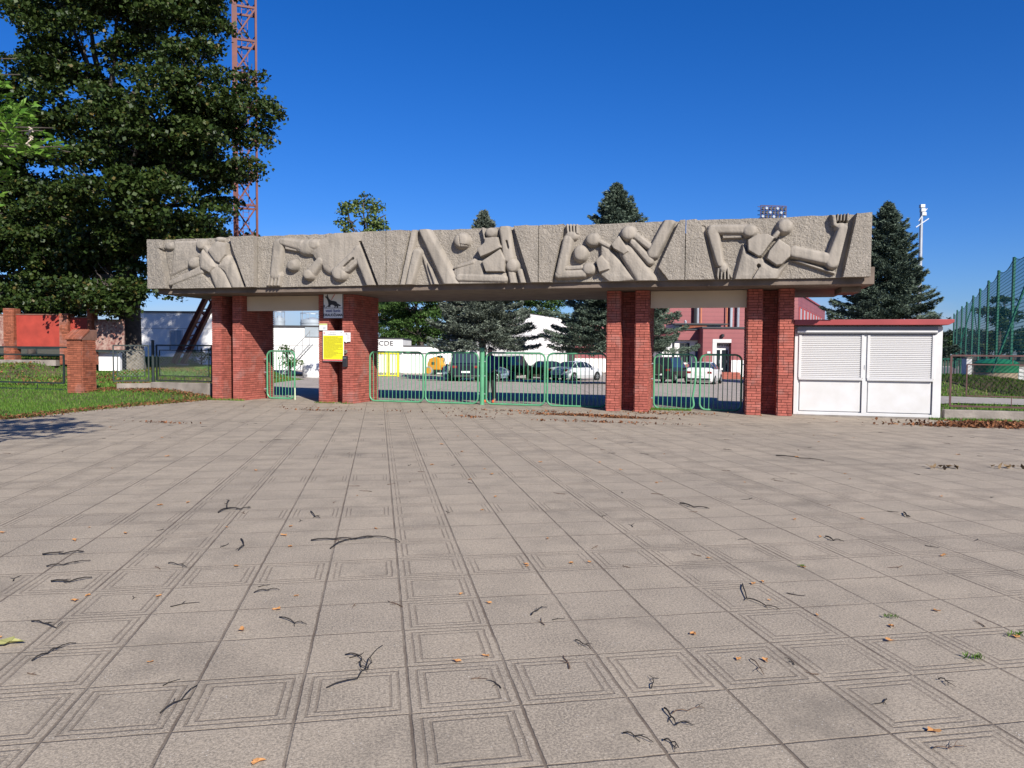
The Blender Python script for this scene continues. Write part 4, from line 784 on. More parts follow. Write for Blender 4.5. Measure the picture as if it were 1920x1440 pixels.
fz = M2(N, Lk, 'FRACT', M2(N, Lk, 'DIVIDE', uvs.outputs[2], .16)); dens = mapr(N, Lk, M2(N, Lk, 'MINIMUM', fz, M2(N, Lk, 'SUBTRACT', 1, fz)), .10, .2, .80, .48)
Lk.new(dens, mx.inputs[0]); Lk.new(tr.outputs[0], mx.inputs[1]); Lk.new(b_.outputs[0], mx.inputs[2]); Lk.new(mx.outputs[0], N['Material Output'].inputs[0])
tops = [(1789, 588), (1795, 581), (1804, 574), (1813, 566), (1825, 554), (1838, 541), (1854, 526), (1873, 507), (1902, 482), (1942, 448), (2002, 396)]
HH = 4.4; pts = []
for px, py in tops:
    rr_ = ray(px, py); s = HH/rr_.z; pts.append(Vector((rr_.x*s, rr_.y*s, EYE+HH)))
t = thing('ball_stop_net', 'tall green ball stop net on steel posts at the right', 'net', (pts[0].x, pts[0].y, .1)); o0 = Vector(t.location)
for k, p in enumerate(pts):
    q = MB().bar(Vector((p.x, p.y, .0))-o0, p-o0, .10, .10).build('post', K['dgreen'], t)
nv = []; nf = []
for k in range(len(pts)-1):
    a, b = pts[k]-o0, pts[k+1]-o0
    for j in range(9):
        u = j/8; sag = .35*4*u*(1-u)
        m_ = a.lerp(b, u); nv += [(m_.x, m_.y, .1), (m_.x, m_.y, m_.z-sag)]
    for j in range(8): i = k*18+j*2; nf.append((i, i+2, i+3, i+1))
mb = MB(); mb.add(nv, nf); mb.build('netting', netm, t, fix=False)
mb = MB()
for k in range(len(pts)-1):
    a, b = pts[k]-o0, pts[k+1]-o0; mb.tube([a.lerp(b, j/8)-Vector((0, 0, .35*4*(j/8)*(1-j/8))) for j in range(9)], .018, 4)
mb.build('top_cord', K['dgreen'], t)
mb = MB(); mb.bar(pts[4]-o0-Vector((0, 0, .5)), pts[4]-o0+Vector((-2.2, -1.5, -5.3)), .05); mb.build('brace', K['dgreen'], t); mb = MB(); mb.bar(pts[4]-o0-Vector((0, 0, .5)), pts[4]-o0+Vector((1.8, 1.6, -5.3)), .05); mb.build('brace', K['dgreen'], t); mb = MB(); mb.bar(pts[9]-o0-Vector((0, 0, .8)), pts[9]-o0+Vector((-1.6, -.2, -5.1)), .06); mb.build('brace', K['dgreen'], t)
Y = 120.; p = at(1722, 600, Y); pt = at(1728, 396, Y); t = thing('floodlight_mast', 'slender grey floodlight pole beside the right-hand spruce', 'light pole', (p.x, Y, 0)); h = pt.z
MB().tube([(0, 0, 0), ((pt.x-p.x)*.3, 0, h*.5), (pt.x-p.x, 0, h)], [.42, .34, .24], 12).build('pole', K['metal'], t, smooth=True)
for k, (dx, dz, ry) in enumerate(((.1, .1, .1), (0, .75, .0), (.25, -.5, .3))): MB().box(pt.x-p.x-.36+dx, pt.x-p.x+.38+dx, -.4, .2, h+dz-.26, h+dz+.28).build('floodlight', K['metal'], t, bevel=.05)
mb = MB(); mb.bar((pt.x-p.x-1.0, -.3, h-2.6), (pt.x-p.x+1, -.3, h-1.2), .14); mb.bar((pt.x-p.x-.6, -.3, h-1.6), (pt.x-p.x+.7, -.3, h+.4), .12); mb.build('bracket', K['metal'], t)
Y = 150.; p = at(1450, 400, Y); t = thing('floodlight_rack', 'dark steel rack of floodlights showing above the concrete beam', 'floodlights', (p.x, Y, 0), .12); zt = at(1450, 386, Y).z; zb = at(1450, 409, Y).z; mb = MB(); hw = 25/F*Y
for q in range(4): mb.bar((-hw, 0, zb+(zt-zb)*q/3), (hw, 0, zb+(zt-zb)*q/3), .16); mb.bar((-hw, 1.3, zb+(zt-zb)*q/3), (hw, 1.3, zb+(zt-zb)*q/3), .12)
for q in range(8): mb.bar((-hw+2*hw*q/7, 0, zb), (-hw+2*hw*q/7, 0, zt), .13); mb.bar((-hw+2*hw*q/7, 1.3, zb), (-hw+2*hw*q/7, 0, zb), .10)
fm = mat('rack_steel', (.06, .03, .07), .6); mb.build('rack', fm, t)
for q in range(3):
    for j in range(7): MB().lathe([(0, -.1), (.26, -.12), (.28, .0), (.16, .3), (0, .32)], 10, (-hw+2*hw*(j+.5)/7, -.2, zb+(zt-zb)*(q+.35)/3), axis='y').build('floodlight', K['silo'] if (q+j) % 3 == 0 else K['dark'], t)
mb = MB(); [mb.bar((s*1.2, .6+u*.6, 0), (s*.9, .6+u*.5, zb), .25) for s in (-1, 1) for u in (-1, 1)]; [mb.bar((-1.15, .1, k*3.), (1.15, .1, k*3.+3), .12) for k in range(int(zb/3))]; mb.build('mast', fm, t)

# ------------------------------------------------------------------ trees
def limb(mb, a, b, r0, r1, n=8, wob=.06):
    a = Vector(a); b = Vector(b); L = (b-a).length; P = []
    for k in range(6): t = k/5; P.append(a.lerp(b, t)+Vector((random.uniform(-1, 1), random.uniform(-1, 1), random.uniform(-.5, 1)))*L*wob*(1 if 0 < k < 5 else 0))
    mb.tube(P, [r0+(r1-r0)*k/5 for k in range(6)], n); return P
def clumps(C_, n, rr, flat=.5):
    """leaf points: every clump an uneven cap of leaves, thick on top and thin beneath"""
    out = []
    for (c, r) in C_:
        k = max(8, int(n*(r/rr)**2)); d = rng.normal(size=(k, 3)); d /= np.linalg.norm(d, axis=1)[:, None]; d[:, 2] = np.where(rng.random(k) < .7, np.abs(d[:, 2]), d[:, 2])
        q = rng.uniform(.45, 1.05, k)[:, None]; lump = 1+.25*np.sin(d[:, :1]*5+c[0]*3)*np.cos(d[:, 1:2]*4+c[1]*2)
        out.append(np.array(c)+d*q*lump*np.array([r, r, r*flat]))
    return np.concatenate(out)
def ellclumps(E, Y, dens, rad=(.7, 1.25), depth=.9):
    Cs = []
    for e in E:
        px, py, rx, ry = e[:4]; dy = e[4] if len(e) > 4 else 0; c = at(px, py, Y+dy); Rx, Rz = rx/F*(Y+dy), ry/F*(Y+dy); n = max(3, int(dens*(Rx*Rz+Rx*Rx*.5)))
        for _ in range(n):
            d = rng.normal(size=3); d /= np.linalg.norm(d); q = rng.uniform(.35, 1)**.45; Cs.append((np.array([c.x+d[0]*Rx*q, c.y+d[1]*Rx*depth*q, c.z+d[2]*Rz*q]), rng.uniform(*rad)))
    return Cs
def broadleaf(name, label, cat, base, E, Y, leafm, nclump, size, dens, trunk_r, group=None, twl=1.4, limbs=True, rad=(.7, 1.25), trunk_m='bark', flat=.5, top=None, pale=None, lean=(0, 0)):
    t = thing(name, label, cat, base, 0, group); Cs = ellclumps(E, Y, dens, rad); P = clumps(Cs, nclump, 1.0, flat)-np.array(base)
    V, Fc = leafquads(P, size, None, .8, flat=.45); npmesh('crown', V, Fc, leafm, t)
    cs = [(at(e[0], e[1], Y+(e[4] if len(e) > 4 else 0)))-Vector(base) for e in E]; hi = sorted(cs, key=lambda c: -c.z)[0]; fork = top or min(6., min(c.z for c in cs)*.9+1)
    mb = MB(); fk = Vector((lean[0], lean[1], fork)); pr = [(0, -.4, 1.5), (0, .0, 1.28), (0, .35, 1.06), (0, 1.2, .97), (0, fork*.6, .9), (0, fork, .82)]
    mb.tube([(fk.x*max(0, z)/fork, fk.y*max(0, z)/fork, z) for _, z, _ in pr], [trunk_r*q for *_, q in pr], 14)
    top_ = Vector((hi.x*.5+fk.x*.5, hi.y*.5, hi.z*.9)); limb(mb, fk-Vector((0, 0, .2)), top_, trunk_r*.8, .05, 10, .02)
    o = mb.build('trunk', K[trunk_m], t, smooth='all')
    for c in cs:
        mb = MB(); u = min(.8, max(.0, (c.z-fork)/(hi.z-fork)*.6)); P0 = (fk-Vector((0, 0, .1))).lerp(top_, u); Q = limb(mb, P0, c, trunk_r*.38*(1-u*.5), .04, 7)
        for _ in range(5): q = Q[random.randint(2, 5)]; limb(mb, q, q+Vector((random.uniform(-1, 1), random.uniform(-1, 1), random.uniform(0, .8)))*twl, .05, .015, 5)
        mb.build('limb', K[trunk_m], t, smooth='all')
    return t
base = onground(245, 38.); base.z -= .05
E1 = [(318, 40, 100, 110), (250, -70, 190, 120), (150, 70, 110, 100), (382, 150, 62, 80, -2), (455, 228, 44, 46, -1), (410, 265, 75, 70, -2), (290, 220, 110, 80, -3), (160, 210, 100, 70, 1), (425, 345, 50, 55, 0), (330, 380, 95, 60, -3), (205, 345, 100, 70, -3), (300, 440, 100, 28, -2), (210, 455, 90, 45, 0), (190, 545, 75, 32, -2), (110, 515, 60, 40, 1), (120, 420, 90, 60, 1), (380, 450, 55, 18, 0), (484, 215, 20, 22, -1), (462, 165, 22, 25, 0), (100, -40, 100, 100, 3), (150, 490, 90, 55, 2), (210, 400, 80, 60, 1), (60, 470, 80, 60, 2), (180, 562, 45, 24, -2), (215, 572, 26, 14, -3), (100, 570, 50, 16, 0), (140, 580, 40, 12, -1), (250, 480, 50, 30, -1), (235, 300, 90, 70, 1), (330, 300, 80, 60, 1), (345, 545, 35, 14, -1), (372, 0, 45, 60, -1)]
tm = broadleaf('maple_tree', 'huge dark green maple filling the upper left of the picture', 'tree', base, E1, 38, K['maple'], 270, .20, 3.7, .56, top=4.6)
MB().tube([(0, 0, -.3), (0, 0, .15), (0, 0, .6), (0.01, 0, 1.25)], [.95, .74, .66, .61], 16).build('pale_bark', K['pbark'], tm, smooth='all')
b2 = onground(-60, 43.)
E2 = [(20, 430, 110, 90), (40, 330, 80, 70), (60, 510, 90, 50, -2), (-60, 250, 120, 120), (30, 240, 70, 60), (5, 150, 60, 60), (-80, 520, 100, 60), (10, 560, 70, 22, -3), (80, 440, 80, 70, 2), (90, 545, 60, 30, 1), (-20, 350, 80, 80), (60, 380, 70, 60), (120, 560, 40, 18, 0), (30, 585, 60, 14, 0), (100, 588, 60, 10, 2)]
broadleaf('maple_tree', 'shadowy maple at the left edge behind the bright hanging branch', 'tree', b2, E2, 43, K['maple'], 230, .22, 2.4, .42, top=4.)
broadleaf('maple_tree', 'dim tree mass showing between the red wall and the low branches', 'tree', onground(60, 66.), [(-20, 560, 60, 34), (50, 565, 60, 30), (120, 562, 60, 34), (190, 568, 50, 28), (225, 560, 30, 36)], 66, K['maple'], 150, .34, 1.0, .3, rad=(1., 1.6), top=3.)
b3 = onground(420, 52.)
broadleaf('maple_tree', 'leafy tree mass behind the foot of the red tower', 'tree', b3, [(395, 500, 55, 40), (350, 470, 40, 30), (430, 440, 40, 40)], 52, K['maple'], 200, .24, 2.0, .28, top=4.)
# trees beyond the gateway
for nm, lab, px, Y, E, m, sz, nc, tr in (
    ('birch_tree', 'airy birch top rising above the second relief panel', 684, 42, [(684, 440, 46, 34), (690, 400, 30, 30), (660, 418, 24, 26), (712, 410, 18, 26), (682, 375, 9, 16), (702, 382, 9, 18), (652, 398, 8, 14), (720, 432, 14, 18), (645, 425, 10, 18), (660, 490, 50, 40)], 'birch', .17, 330, .16),
    ('acacia_tree', 'light green feathery tree behind the CDE block', 790, 80, [(770, 560, 60, 50), (812, 600, 36, 40), (740, 600, 36, 36), (800, 520, 70, 50), (765, 622, 40, 20), (725, 555, 40, 36), (790, 575, 50, 50), (850, 560, 50, 40), (750, 500, 70, 40), (830, 625, 26, 18)], 'lime', .19, 300, .35),
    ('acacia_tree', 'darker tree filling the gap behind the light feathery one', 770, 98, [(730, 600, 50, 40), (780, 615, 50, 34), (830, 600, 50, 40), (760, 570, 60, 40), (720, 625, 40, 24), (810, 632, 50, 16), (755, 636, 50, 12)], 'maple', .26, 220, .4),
    ('acacia_tree', 'green feathery tree over the corner of the white hall', 1010, 92, [(1010, 575, 50, 32), (980, 590, 30, 30), (1040, 585, 30, 22), (1010, 545, 50, 40)], 'lime', .20, 260, .4)):
    bb = onground(px, Y); dn = 2.4 if nm != 'birch_tree' else 4.5
    broadleaf(nm, lab, 'tree', bb, E, Y, K[m], nc, sz, dn*(1.0 if Y < 60 else .55), tr, 'acacia trees behind the yard' if nm == 'acacia_tree' else None, rad=(.28, .5) if nm == 'birch_tree' else (.8, 1.4), twl=.4 if nm == 'birch_tree' else 1.4, flat=.9 if nm == 'birch_tree' else .5, top=3.)
def spruce(name, label, px, Y, topy, Rb, zlow, m, seed, nb=230, lean=0, group='blue spruces'):
    rg = np.random.default_rng(seed); b = onground(px, Y); H = at(px, topy, Y).z-b.z; t = thing(name, label, 'tree', b, 0, group)
    MB().tube([(0, 0, -.3), (0, 0, H*.3), (lean*.5, 0, H*.7), (lean, 0, H*.985)], [.26, .2, .1, .02], 10).build('trunk', K['bark'], t, smooth='all')
    Ps = []; Ds = []; br = MB(); nb = int(nb)
    for k in range(nb):
        u = ((k+rg.random())/nb)**.92; z = zlow+(H-zlow)*u*.985; R = Rb*(1-u)**.85*rg.choice((.62, .85, .95, 1.0, 1.18))*rg.uniform(.86, 1.1)+.12; az = k*2.399+rg.uniform(-.35, .35); cx = lean*(z/H)
        drop = -.10-.22*(1-u)+.35*u; n = int(30+R*105); s = rg.random(n)**.65; s = .12+s*.9
        hv = np.array([math.cos(az), math.sin(az), 0]); sv = np.array([-math.sin(az), math.cos(az), 0]); wdt = R*.40*(1-s)**.5*np.sin(np.clip(s*3.0, 0, 1.57))+.05
        zz = z+R*(drop*s+.20*s**3)
        lat = rg.uniform(-1, 1, n); P = hv[None]*(R*s)[:, None]+sv[None]*(lat*wdt)[:, None]; P[:, 0] += cx; P[:, 2] = zz-np.abs(lat)*wdt*.22+rg.normal(0, .045, n)
        D = hv[None]*.8+sv[None]*(lat*.8)[:, None]+rg.normal(0, .25, (n, 3)); D[:, 2] += .25; Ps.append(P); Ds.append(D/np.linalg.norm(D, axis=1)[:, None])
        if k % 3 == 0: br.bar((cx, 0, z), (cx+hv[0]*R*.8, hv[1]*R*.8, z+R*(drop*.8+.1)), .035)
    P = np.concatenate(Ps); D = np.concatenate(Ds); V, Fc = leafquads(P, .21, D*2.0, .24, fold=.2, sv=.4); 
    V2, F2 = leafquads(P+rg.normal(0, .05, P.shape), .16, D*1.0, .28, fold=.2, sv=.4); V = np.concatenate([V, V2]); Fc = np.concatenate([Fc, F2+len(V2)])
    npmesh('crown', V, Fc, K[m], t); br.build('branches', K['bark'], t); return t
spruce('spruce_tree', 'broad grey-blue spruce in the middle with a thin tip above the beam', 905, 50, 394, 3.6, 2.7, 'spruce', 1, 320)
spruce('spruce_tree', 'spruce behind the third pier, its bushy top above the fourth relief panel', 1152, 43, 342, 4.2, 2.5, 'spruce2', 2, 330, group='blue spruces')
spruce('spruce_tree', 'dark spruce right of the beam end, rising behind the kiosk', 1656, 46, 378, 3.8, 1.6, 'spruce2', 3, 330)
def pine(label, px, Y, E, group):
    return broadleaf('pine_tree', label, 'tree', Vector((at(px, 660, Y).x, Y, .1)), E, Y, K['pine'], 60, .45, .20, .35, group, rad=(1.2, 2.0), flat=.45, top=5.)
pine('tall umbrella-shaped pine standing above the forest behind the green net', 1872, 120, [(1875, 580, 30, 12), (1885, 564, 18, 9), (1860, 592, 26, 9), (1892, 596, 18, 9), (1868, 607, 20, 6)], 'pines')
for k, px in enumerate(range(1740, 2060, 17)):
    Y = 150+((k*37) % 29); tp = 612+((k*13) % 17)-(6 if px > 1850 else 0)
    if k % 2 == 0: pine('dark pine in the forest row behind the net and kiosk', px, Y, [(px, tp+10, 15, 10), (px-5, tp+27, 16, 12), (px+5, tp+38, 14, 12)], 'pines of the forest edge')
Cs = ellclumps([(px, 640+((px*7) % 11), 16, 18, (px*13) % 14) for px in range(1700, 2120, 9)], 185, .09, (1.6, 2.6)); V, Fc = leafquads(clumps(Cs, 45, 1.6, .6), .8, None, .8, flat=.3)
tag(npmesh('forest', V, Fc, K['pine']), kind='stuff')
# far belt of woodland closing the horizon elsewhere
Pf = []
for x in range(-420, 480, 11): 
    if not (90 < x < 240): Pf.append((np.array([x+rng.uniform(-3, 3), 300+rng.uniform(-12, 12), 2.6+rng.uniform(-1, 1.6)]), rng.uniform(5, 8)))
V, Fc = leafquads(clumps(Pf, 16, 5, .75), 2.2, None, .9, flat=.3); tag(npmesh('woodland', V, Fc, K['pine']), kind='stuff')
# shrub behind the narrow opening and behind the right-hand fence
broadleaf('shrub', 'green climbing shrub at the wall behind the single gate leaf', 'shrub', onground(544, 50), [(540, 672, 18, 16), (552, 684, 14, 10), (532, 660, 8, 10)], 50, K['lime'], 420, .12, 9, .05, twl=.2, rad=(.3, .5), top=.5, flat=.8)
broadleaf('shrub', 'leafy green shrub behind the mesh fence by the left pier', 'shrub', onground(378, 52), [(378, 672, 22, 14), (395, 664, 14, 14), (358, 680, 12, 8)], 52, K['lime'], 420, .12, 9, .05, twl=.2, rad=(.3, .5), top=.5, flat=.8)

# near ash branch hanging in at the upper left
ab = Vector((-9.3, 8.2, -.03)); t = thing('ash_tree', 'near tree whose bright compound leaves hang in at the upper left edge', 'tree', ab)
mb = MB(); mb.tube([(0, 0, 0), (-.05, 0, 1.5), (.1, .1, 3.), (.3, .3, 5.), (.5, .2, 7.5)], [.28, .2, .17, .12, .04], 12); mb.build('trunk', K['bark'], t, smooth='all')
NP = []; ND = []; tw = MB()
tips = [(-15, 95), (30, 110), (38, 140), (10, 160), (-30, 130), (5, 185), (60, 215), (80, 245), (45, 250), (20, 230), (-10, 260), (90, 262), (120, 275), (132, 285), (70, 235), (30, 290), (-5, 310), (10, 340), (-20, 380), (5, 400), (-15, 440), (100, 240), (50, 270), (-40, 200), (-60, 300), (-80, 400), (-90, 150), (-120, 250), (-150, 350), (0, 215), (18, 262), (-20, 235), (40, 225)]
def pinnate(p, d, L):
    d = Vector(d).normalized(); up = Vector((0, 0, 1)); s = d.cross(up).normalized()
    for k in range(6):
        q = p+d*L*k/6+Vector((0, 0, -.12*L*(k/6)**2))
        for sg in (-1, 1):
            dd = (s*sg*1.0+d*.8+Vector((0, 0, random.uniform(-.5, .1)))).normalized(); NP.append(q+dd*.045); ND.append(dd)
    NP.append(p+d*L*1.1+Vector((0, 0, -.14*L))); ND.append(d)
    tw.bar(p, p+d*L+Vector((0, 0, -.12*L)), .005)
for px, py in tips:
    Yt = 9.3+random.uniform(-.7, .9); p = at(px, py, Yt)-ab; a = Vector((.25, .25, max(2.2, p.z-.1))); a = p.lerp(a, .85); a.z = max(1.9, p.z-random.uniform(.0, .5))
    Q = limb(tw, a, p, .03, .006, 5, .03)
    for k in range(8): q = Q[0].lerp(Q[5], random.uniform(.5, 1)); pinnate(q, (random.uniform(-.6, 1), random.uniform(-1, 1), random.uniform(-.3, .7)), random.uniform(.2, .32))
tw.build('branches', K['bark'], t)
V, Fc = leafquads(np.array([tuple(p) for p in NP]), .135, np.array([tuple(d) for d in ND])*3, .34, flat=.3, fold=.25, sv=.25); npmesh('crown', V, Fc, K['ash'], t)
q = at(55, 238, 9.0)-ab; mb = MB(); [mb.bar(q+Vector((random.uniform(-.03, .03), 0, -.015*k)), q+Vector((random.uniform(-.05, .05), random.uniform(-.03, .03), -.015*k-.03)), .012) for k in range(16)]; mb.build('seed_cluster', mat('pale_seeds', (.5, .42, .34), .8), t)
# upper crown, out of view, that throws the shadow on the left of the plaza
Cs = [(np.array([rng.uniform(-2.6, .9), rng.uniform(-1.6, 1.6), rng.uniform(4.4, 6.6)]), rng.uniform(.4, .7)) for _ in range(60)]
V, Fc = leafquads(clumps(Cs, 120, .6, .6), .12, None, .4); npmesh('crown', V, Fc, K['ash'], t)

# ------------------------------------------------------------------ vehicles
def wheel(r, w, t, x, y, rimm):
    o = MB().lathe([(r*.62, -w/2), (r*.94, -w/2), (r, -w*.3), (r, w*.3), (r*.94, w/2), (r*.62, w/2)], 24, axis='y').build('wheel', K['black'], t, smooth=True); o.location = (x, y, r)
    s = 1 if y > 0 else -1; mb = MB(); mb.lathe([(r*.62, s*w*.42), (r*.56, s*w*.46), (r*.52, s*w*.2), (0, s*w*.2)], 20, axis='y')
    for k in range(5): a = 2*PI*k/5+.3; mb.bar((0, s*w*.40, 0), (math.cos(a)*r*.56, s*w*.42, math.sin(a)*r*.56), .06, .03)
    mb.build('rim', rimm, o, smooth=True)
PROF = {
 'sedan': (4.5, [(-2.25, .38, .74, .76, .70, .66), (-2.12, .24, .93, .97, .82, .74), (-1.55, .2, .96, 1.01, .87, .74), (-.95, .2, .95, 1.37, .88, .60), (.0, .2, .95, 1.42, .88, .62), (.45, .2, .94, 1.36, .88, .60), (1.15, .2, .92, .97, .88, .74), (1.85, .2, .84, .87, .85, .72), (2.15, .24, .68, .71, .79, .66), (2.25, .38, .55, .57, .70, .6)], (2, 3, 5, 6)),
 'hatch': (4.2, [(-2.1, .40, .80, .83, .72, .68), (-2.0, .24, 1.0, 1.06, .84, .74), (-1.85, .2, 1.02, 1.10, .88, .72), (-1.25, .2, .99, 1.42, .90, .58), (-.2, .2, .96, 1.46, .90, .62), (.3, .2, .95, 1.40, .90, .60), (1.05, .2, .93, .98, .88, .74), (1.75, .2, .86, .89, .86, .72), (2.02, .24, .70, .73, .80, .66), (2.1, .38, .55, .58, .72, .6)], (2, 3, 5, 6)),
 'suv': (4.5, [(-2.25, .45, .95, .98, .80, .76), (-2.18, .32, 1.06, 1.10, .90, .82), (-2.12, .3, 1.08, 1.15, .92, .80), (-1.95, .3, 1.08, 1.74, .93, .72), (.1, .3, 1.05, 1.80, .93, .74), (.5, .3, 1.05, 1.74, .93, .72), (1.05, .3, 1.03, 1.10, .92, .78), (1.95, .3, .98, 1.02, .90, .76), (2.2, .34, .84, .87, .84, .72), (2.25, .45, .66, .69, .76, .66)], (2, 3, 5, 6))}
def car(name, label, kind, px, Y, rz, col, rimm=None, spare=False, cat='car', group='cars parked in the yard'):
    L, St, (rw0, rw1, ws0, ws1) = PROF[kind]; b = onground(px, Y); t = thing(name, label, cat, b, rz, group); pm = paint(name+'_paint', col)
    rings = []
    for x, zb, zl, zt, wb, wt in St:
        h = [(wb*.9, zb), (wb*1.01, zb+(zl-zb)*.3), (wb*1.02, zb+(zl-zb)*.7), (wb*.98, zl), (wt, zt), (wt*.55, zt+.02)]; rings.append([(x, y, z) for y, z in h]+[(x, -y, z) for y, z in h[::-1]])
    mb = MB(); gl = {'windshield': MB(), 'rear_window': MB(), 'side_window.L': MB(), 'side_window.R': MB()}; n = 12
    for i in range(len(rings)-1):
        for j in range(n):
            k = (j+1) % n; q = [rings[i][j], rings[i+1][j], rings[i+1][k], rings[i][k]]; g_ = None
            if i == ws0 and j in (4, 5, 6): g_ = 'windshield'
            if i == rw0 and j in (4, 5, 6): g_ = 'rear_window'
            if rw0 <= i <= ws0 and j == 3: g_ = 'side_window.L'
            if rw0 <= i <= ws0 and j == 7: g_ = 'side_window.R'
            mb.add(q, [(0, 1, 2, 3)])
            if g_:
                c = sum((Vector(p) for p in q), Vector())/4; nn = (Vector(q[1])-Vector(q[0])).cross(Vector(q[2])-Vector(q[0])).normalized()
                if nn.dot(c-Vector((0, 0, .8))) < 0: nn = -nn
                gq = [c+(Vector(p)-c)*.90+nn*.006 for p in q] if 'side' in g_ else [c+(Vector(p)-c)*(1.0 if j == 5 else .985)+nn*.006 for p in q]
                gl[g_].add(gq, [(0, 1, 2, 3)])
    mb.add(rings[0], [tuple(range(n))]); mb.add(rings[-1], [tuple(range(n))]); o = mb.build('body', pm, t, smooth=True)
    for k, q in gl.items(): q.build(k.split('.')[0], K['glass'], t, fix=False)
    r = .37 if kind == 'suv' else .31
    for x in (-L/2+.80, L/2-.85):
        for s in (-1, 1):
            wb = .93 if kind == 'suv' else .89; mb = MB().lathe([(r*1.17, 0), (r*1.17, .012), (0, .012)] if s > 0 else [(r*1.17, 0), (r*1.17, -.012), (0, -.012)], 20, (x, s*wb, r), axis='y').build('wheel_arch', K['black'], t); wheel(r, .2, t, x, s*(wb-.06), rimm or K['metal'])
    for s in (-1, 1):
        zt = .82 if kind != 'suv' else .95; MB().box(-L/2-.005, -L/2+.16, min(s*.52, s*.80), max(s*.52, s*.80), zt-.09, zt+.06).build('tail_light', K['tail'], t, bevel=.02)
        zh = .62 if kind != 'suv' else .78; MB().box(L/2-.16, L/2-.015, min(s*.44, s*.74), max(s*.44, s*.74), zh-.07, zh+.06).build('headlight', K['paper'], t, bevel=.02); MB().box(.55, .75, s*1.02-.08, s*1.02+.08, .93, 1.06).build('mirror', pm, t, bevel=.02)
    MB().box(-L/2-.02, -L/2+.02, -.26, .26, .58, .69).build('number_plate', K['paper'], t); MB().box(-L/2-.03, -L/2+.1, -.72, .72, .32, .44).build('bumper', K['dark'], t, bevel=.02); MB().box(L/2-.1, L/2+.03, -.66, .66, .30, .42).build('bumper', K['dark'], t, bevel=.02)
    if spare: MB().lathe([(.0, -.1), (.36, -.1), (.38, 0), (.36, .1), (0, .1)], 20).build('spare_wheel', K['black'], t, smooth=True).matrix_local = Matrix.Translation((-L/2-.12, 0, 1.0)) @ Matrix.Rotation(PI/2, 4, 'Y')
    return t
car('parked_van', 'dark blue high-bodied car parked behind the tall green gate post', 'suv', 869, 47, R_(97), (.004, .005, .018), cat='car')
car('parked_car', 'silver-blue car with its front wheel showing behind the person', 'sedan', 893, 50.5, R_(-4), (.30, .38, .50))
car('parked_van', 'black high-bodied car parked before the white hall, left of the black saloon', 'suv', 960, 57, R_(62), (.015, .016, .018))
car('parked_car', 'black saloon car parked beside the white saloon', 'sedan', 1023, 57, R_(112), (.01, .01, .012))
car('parked_car', 'white saloon car seen from behind at a slant near the third pier', 'sedan', 1081, 55.5, R_(48), (.62, .64, .66))
car('parked_car', 'black off-road car with a spare wheel behind the right gate leaves', 'suv', 1254, 52, R_(60), (.012, .013, .016), spare=True)
car('parked_car', 'white hatchback parked before the red brick entrance steps', 'hatch', 1321, 50, R_(66), (.75, .75, .75))
# compact roller
b = onground(824, 66); t = thing('road_roller', 'small orange road roller parked before the low white building', 'roller', b, R_(-28)); om = paint('roller_orange', (.75, .34, .02), .4)
mb = MB(); mb.prism([(-1.0, .45), (-1.05, 1.0), (-.8, 1.45), (-.2, 1.62), (.25, 1.5), (.35, .9), (.35, .45)], -.42, .42); mb.build('engine_hood', om, t, bevel=.08)
mb = MB(); mb.prism([(.3, .45), (.35, .85), (.9, .95), (1.2, .7), (1.2, .45)], -.40, .40); mb.build('front_frame', om, t, bevel=.05)
for x in (-.85, 1.05):
    o = MB().lathe([(0, -.45), (.34, -.45), (.38, -.43), (.38, .43), (.34, .45), (0, .45)], 28, axis='y').build('drum', K['metal'], t, smooth=True); o.location = (x, 0, .38)
    MB().lathe([(0, -.47), (.28, -.47), (.28, -.455), (.10, -.455)], 20, axis='y').build('drum_hub', om, o)
MB().box(-.1, .2, -.25, .25, 1.5, 1.72).build('seat', K['dark'], t, bevel=.04); mb = MB(); mb.tube([(.7, 0, .9), (.5, 0, 1.5)], .03, 6); mb.build('steering_column', K['dark'], t); MB().tube([(.5+.16*math.cos(a*PI/6), .16*math.sin(a*PI/6), 1.52) for a in range(12)], .015, 5, closed=True).build('steering_wheel', K['dark'], t); MB().box(-.55, -.25, -.435, -.4215, .9, 1.15).build('side_grille', K['dark'], t); mb = MB(); mb.box(-.3, .3, -.36, .36, .2, .449); mb.build('chassis', K['dark'], t)

# ------------------------------------------------------------------ person behind the gate
def skinned(name, pts, edges, rad, m, parent, sub=2, root=0):
    me = bpy.data.meshes.new(name); me.from_pydata(pts, edges, []); me.materials.append(m); o = bpy.data.objects.new(name, me); C.objects.link(o); o.parent = parent
    s = o.modifiers.new('skin', 'SKIN'); s.use_smooth_shade = True
    for i, v in enumerate(me.skin_vertices[0].data): r = rad[i]; v.radius = r if isinstance(r, tuple) else (r, r); v.use_root = (i == root)
    o.modifiers.new('sub', 'SUBSURF').levels = sub; o.modifiers['sub'].render_levels = sub; return o
ps = g0 = at(919, 700, 23.3); t = thing('person', 'person in a blue jacket, dark trousers and orange shoes standing behind the gate', 'person', (g0.x, 23.3, 0), R_(-12))
skinm = mat('skin', (.42, .24, .17), .6, .05, 8)
pts = [(0, 0, .92), (0, 0, 1.08), (0, 0, 1.26), (0, .0, 1.42), (0, -.01, 1.50), (0, -.03, 1.58), (0, -.03, 1.68),
       (-.17, 0, 1.38), (-.23, -.02, 1.12), (-.20, -.16, .92), (-.19, -.20, .86), (.17, 0, 1.38), (.27, -.05, 1.15), (.22, -.22, 1.02), (.19, -.27, 1.0),
       (-.10, 0, .86), (-.11, -.02, .48), (-.12, .02, .10), (-.12, -.12, .04), (.10, 0, .86), (.12, -.03, .48), (.14, .02, .10), (.15, -.12, .04)]
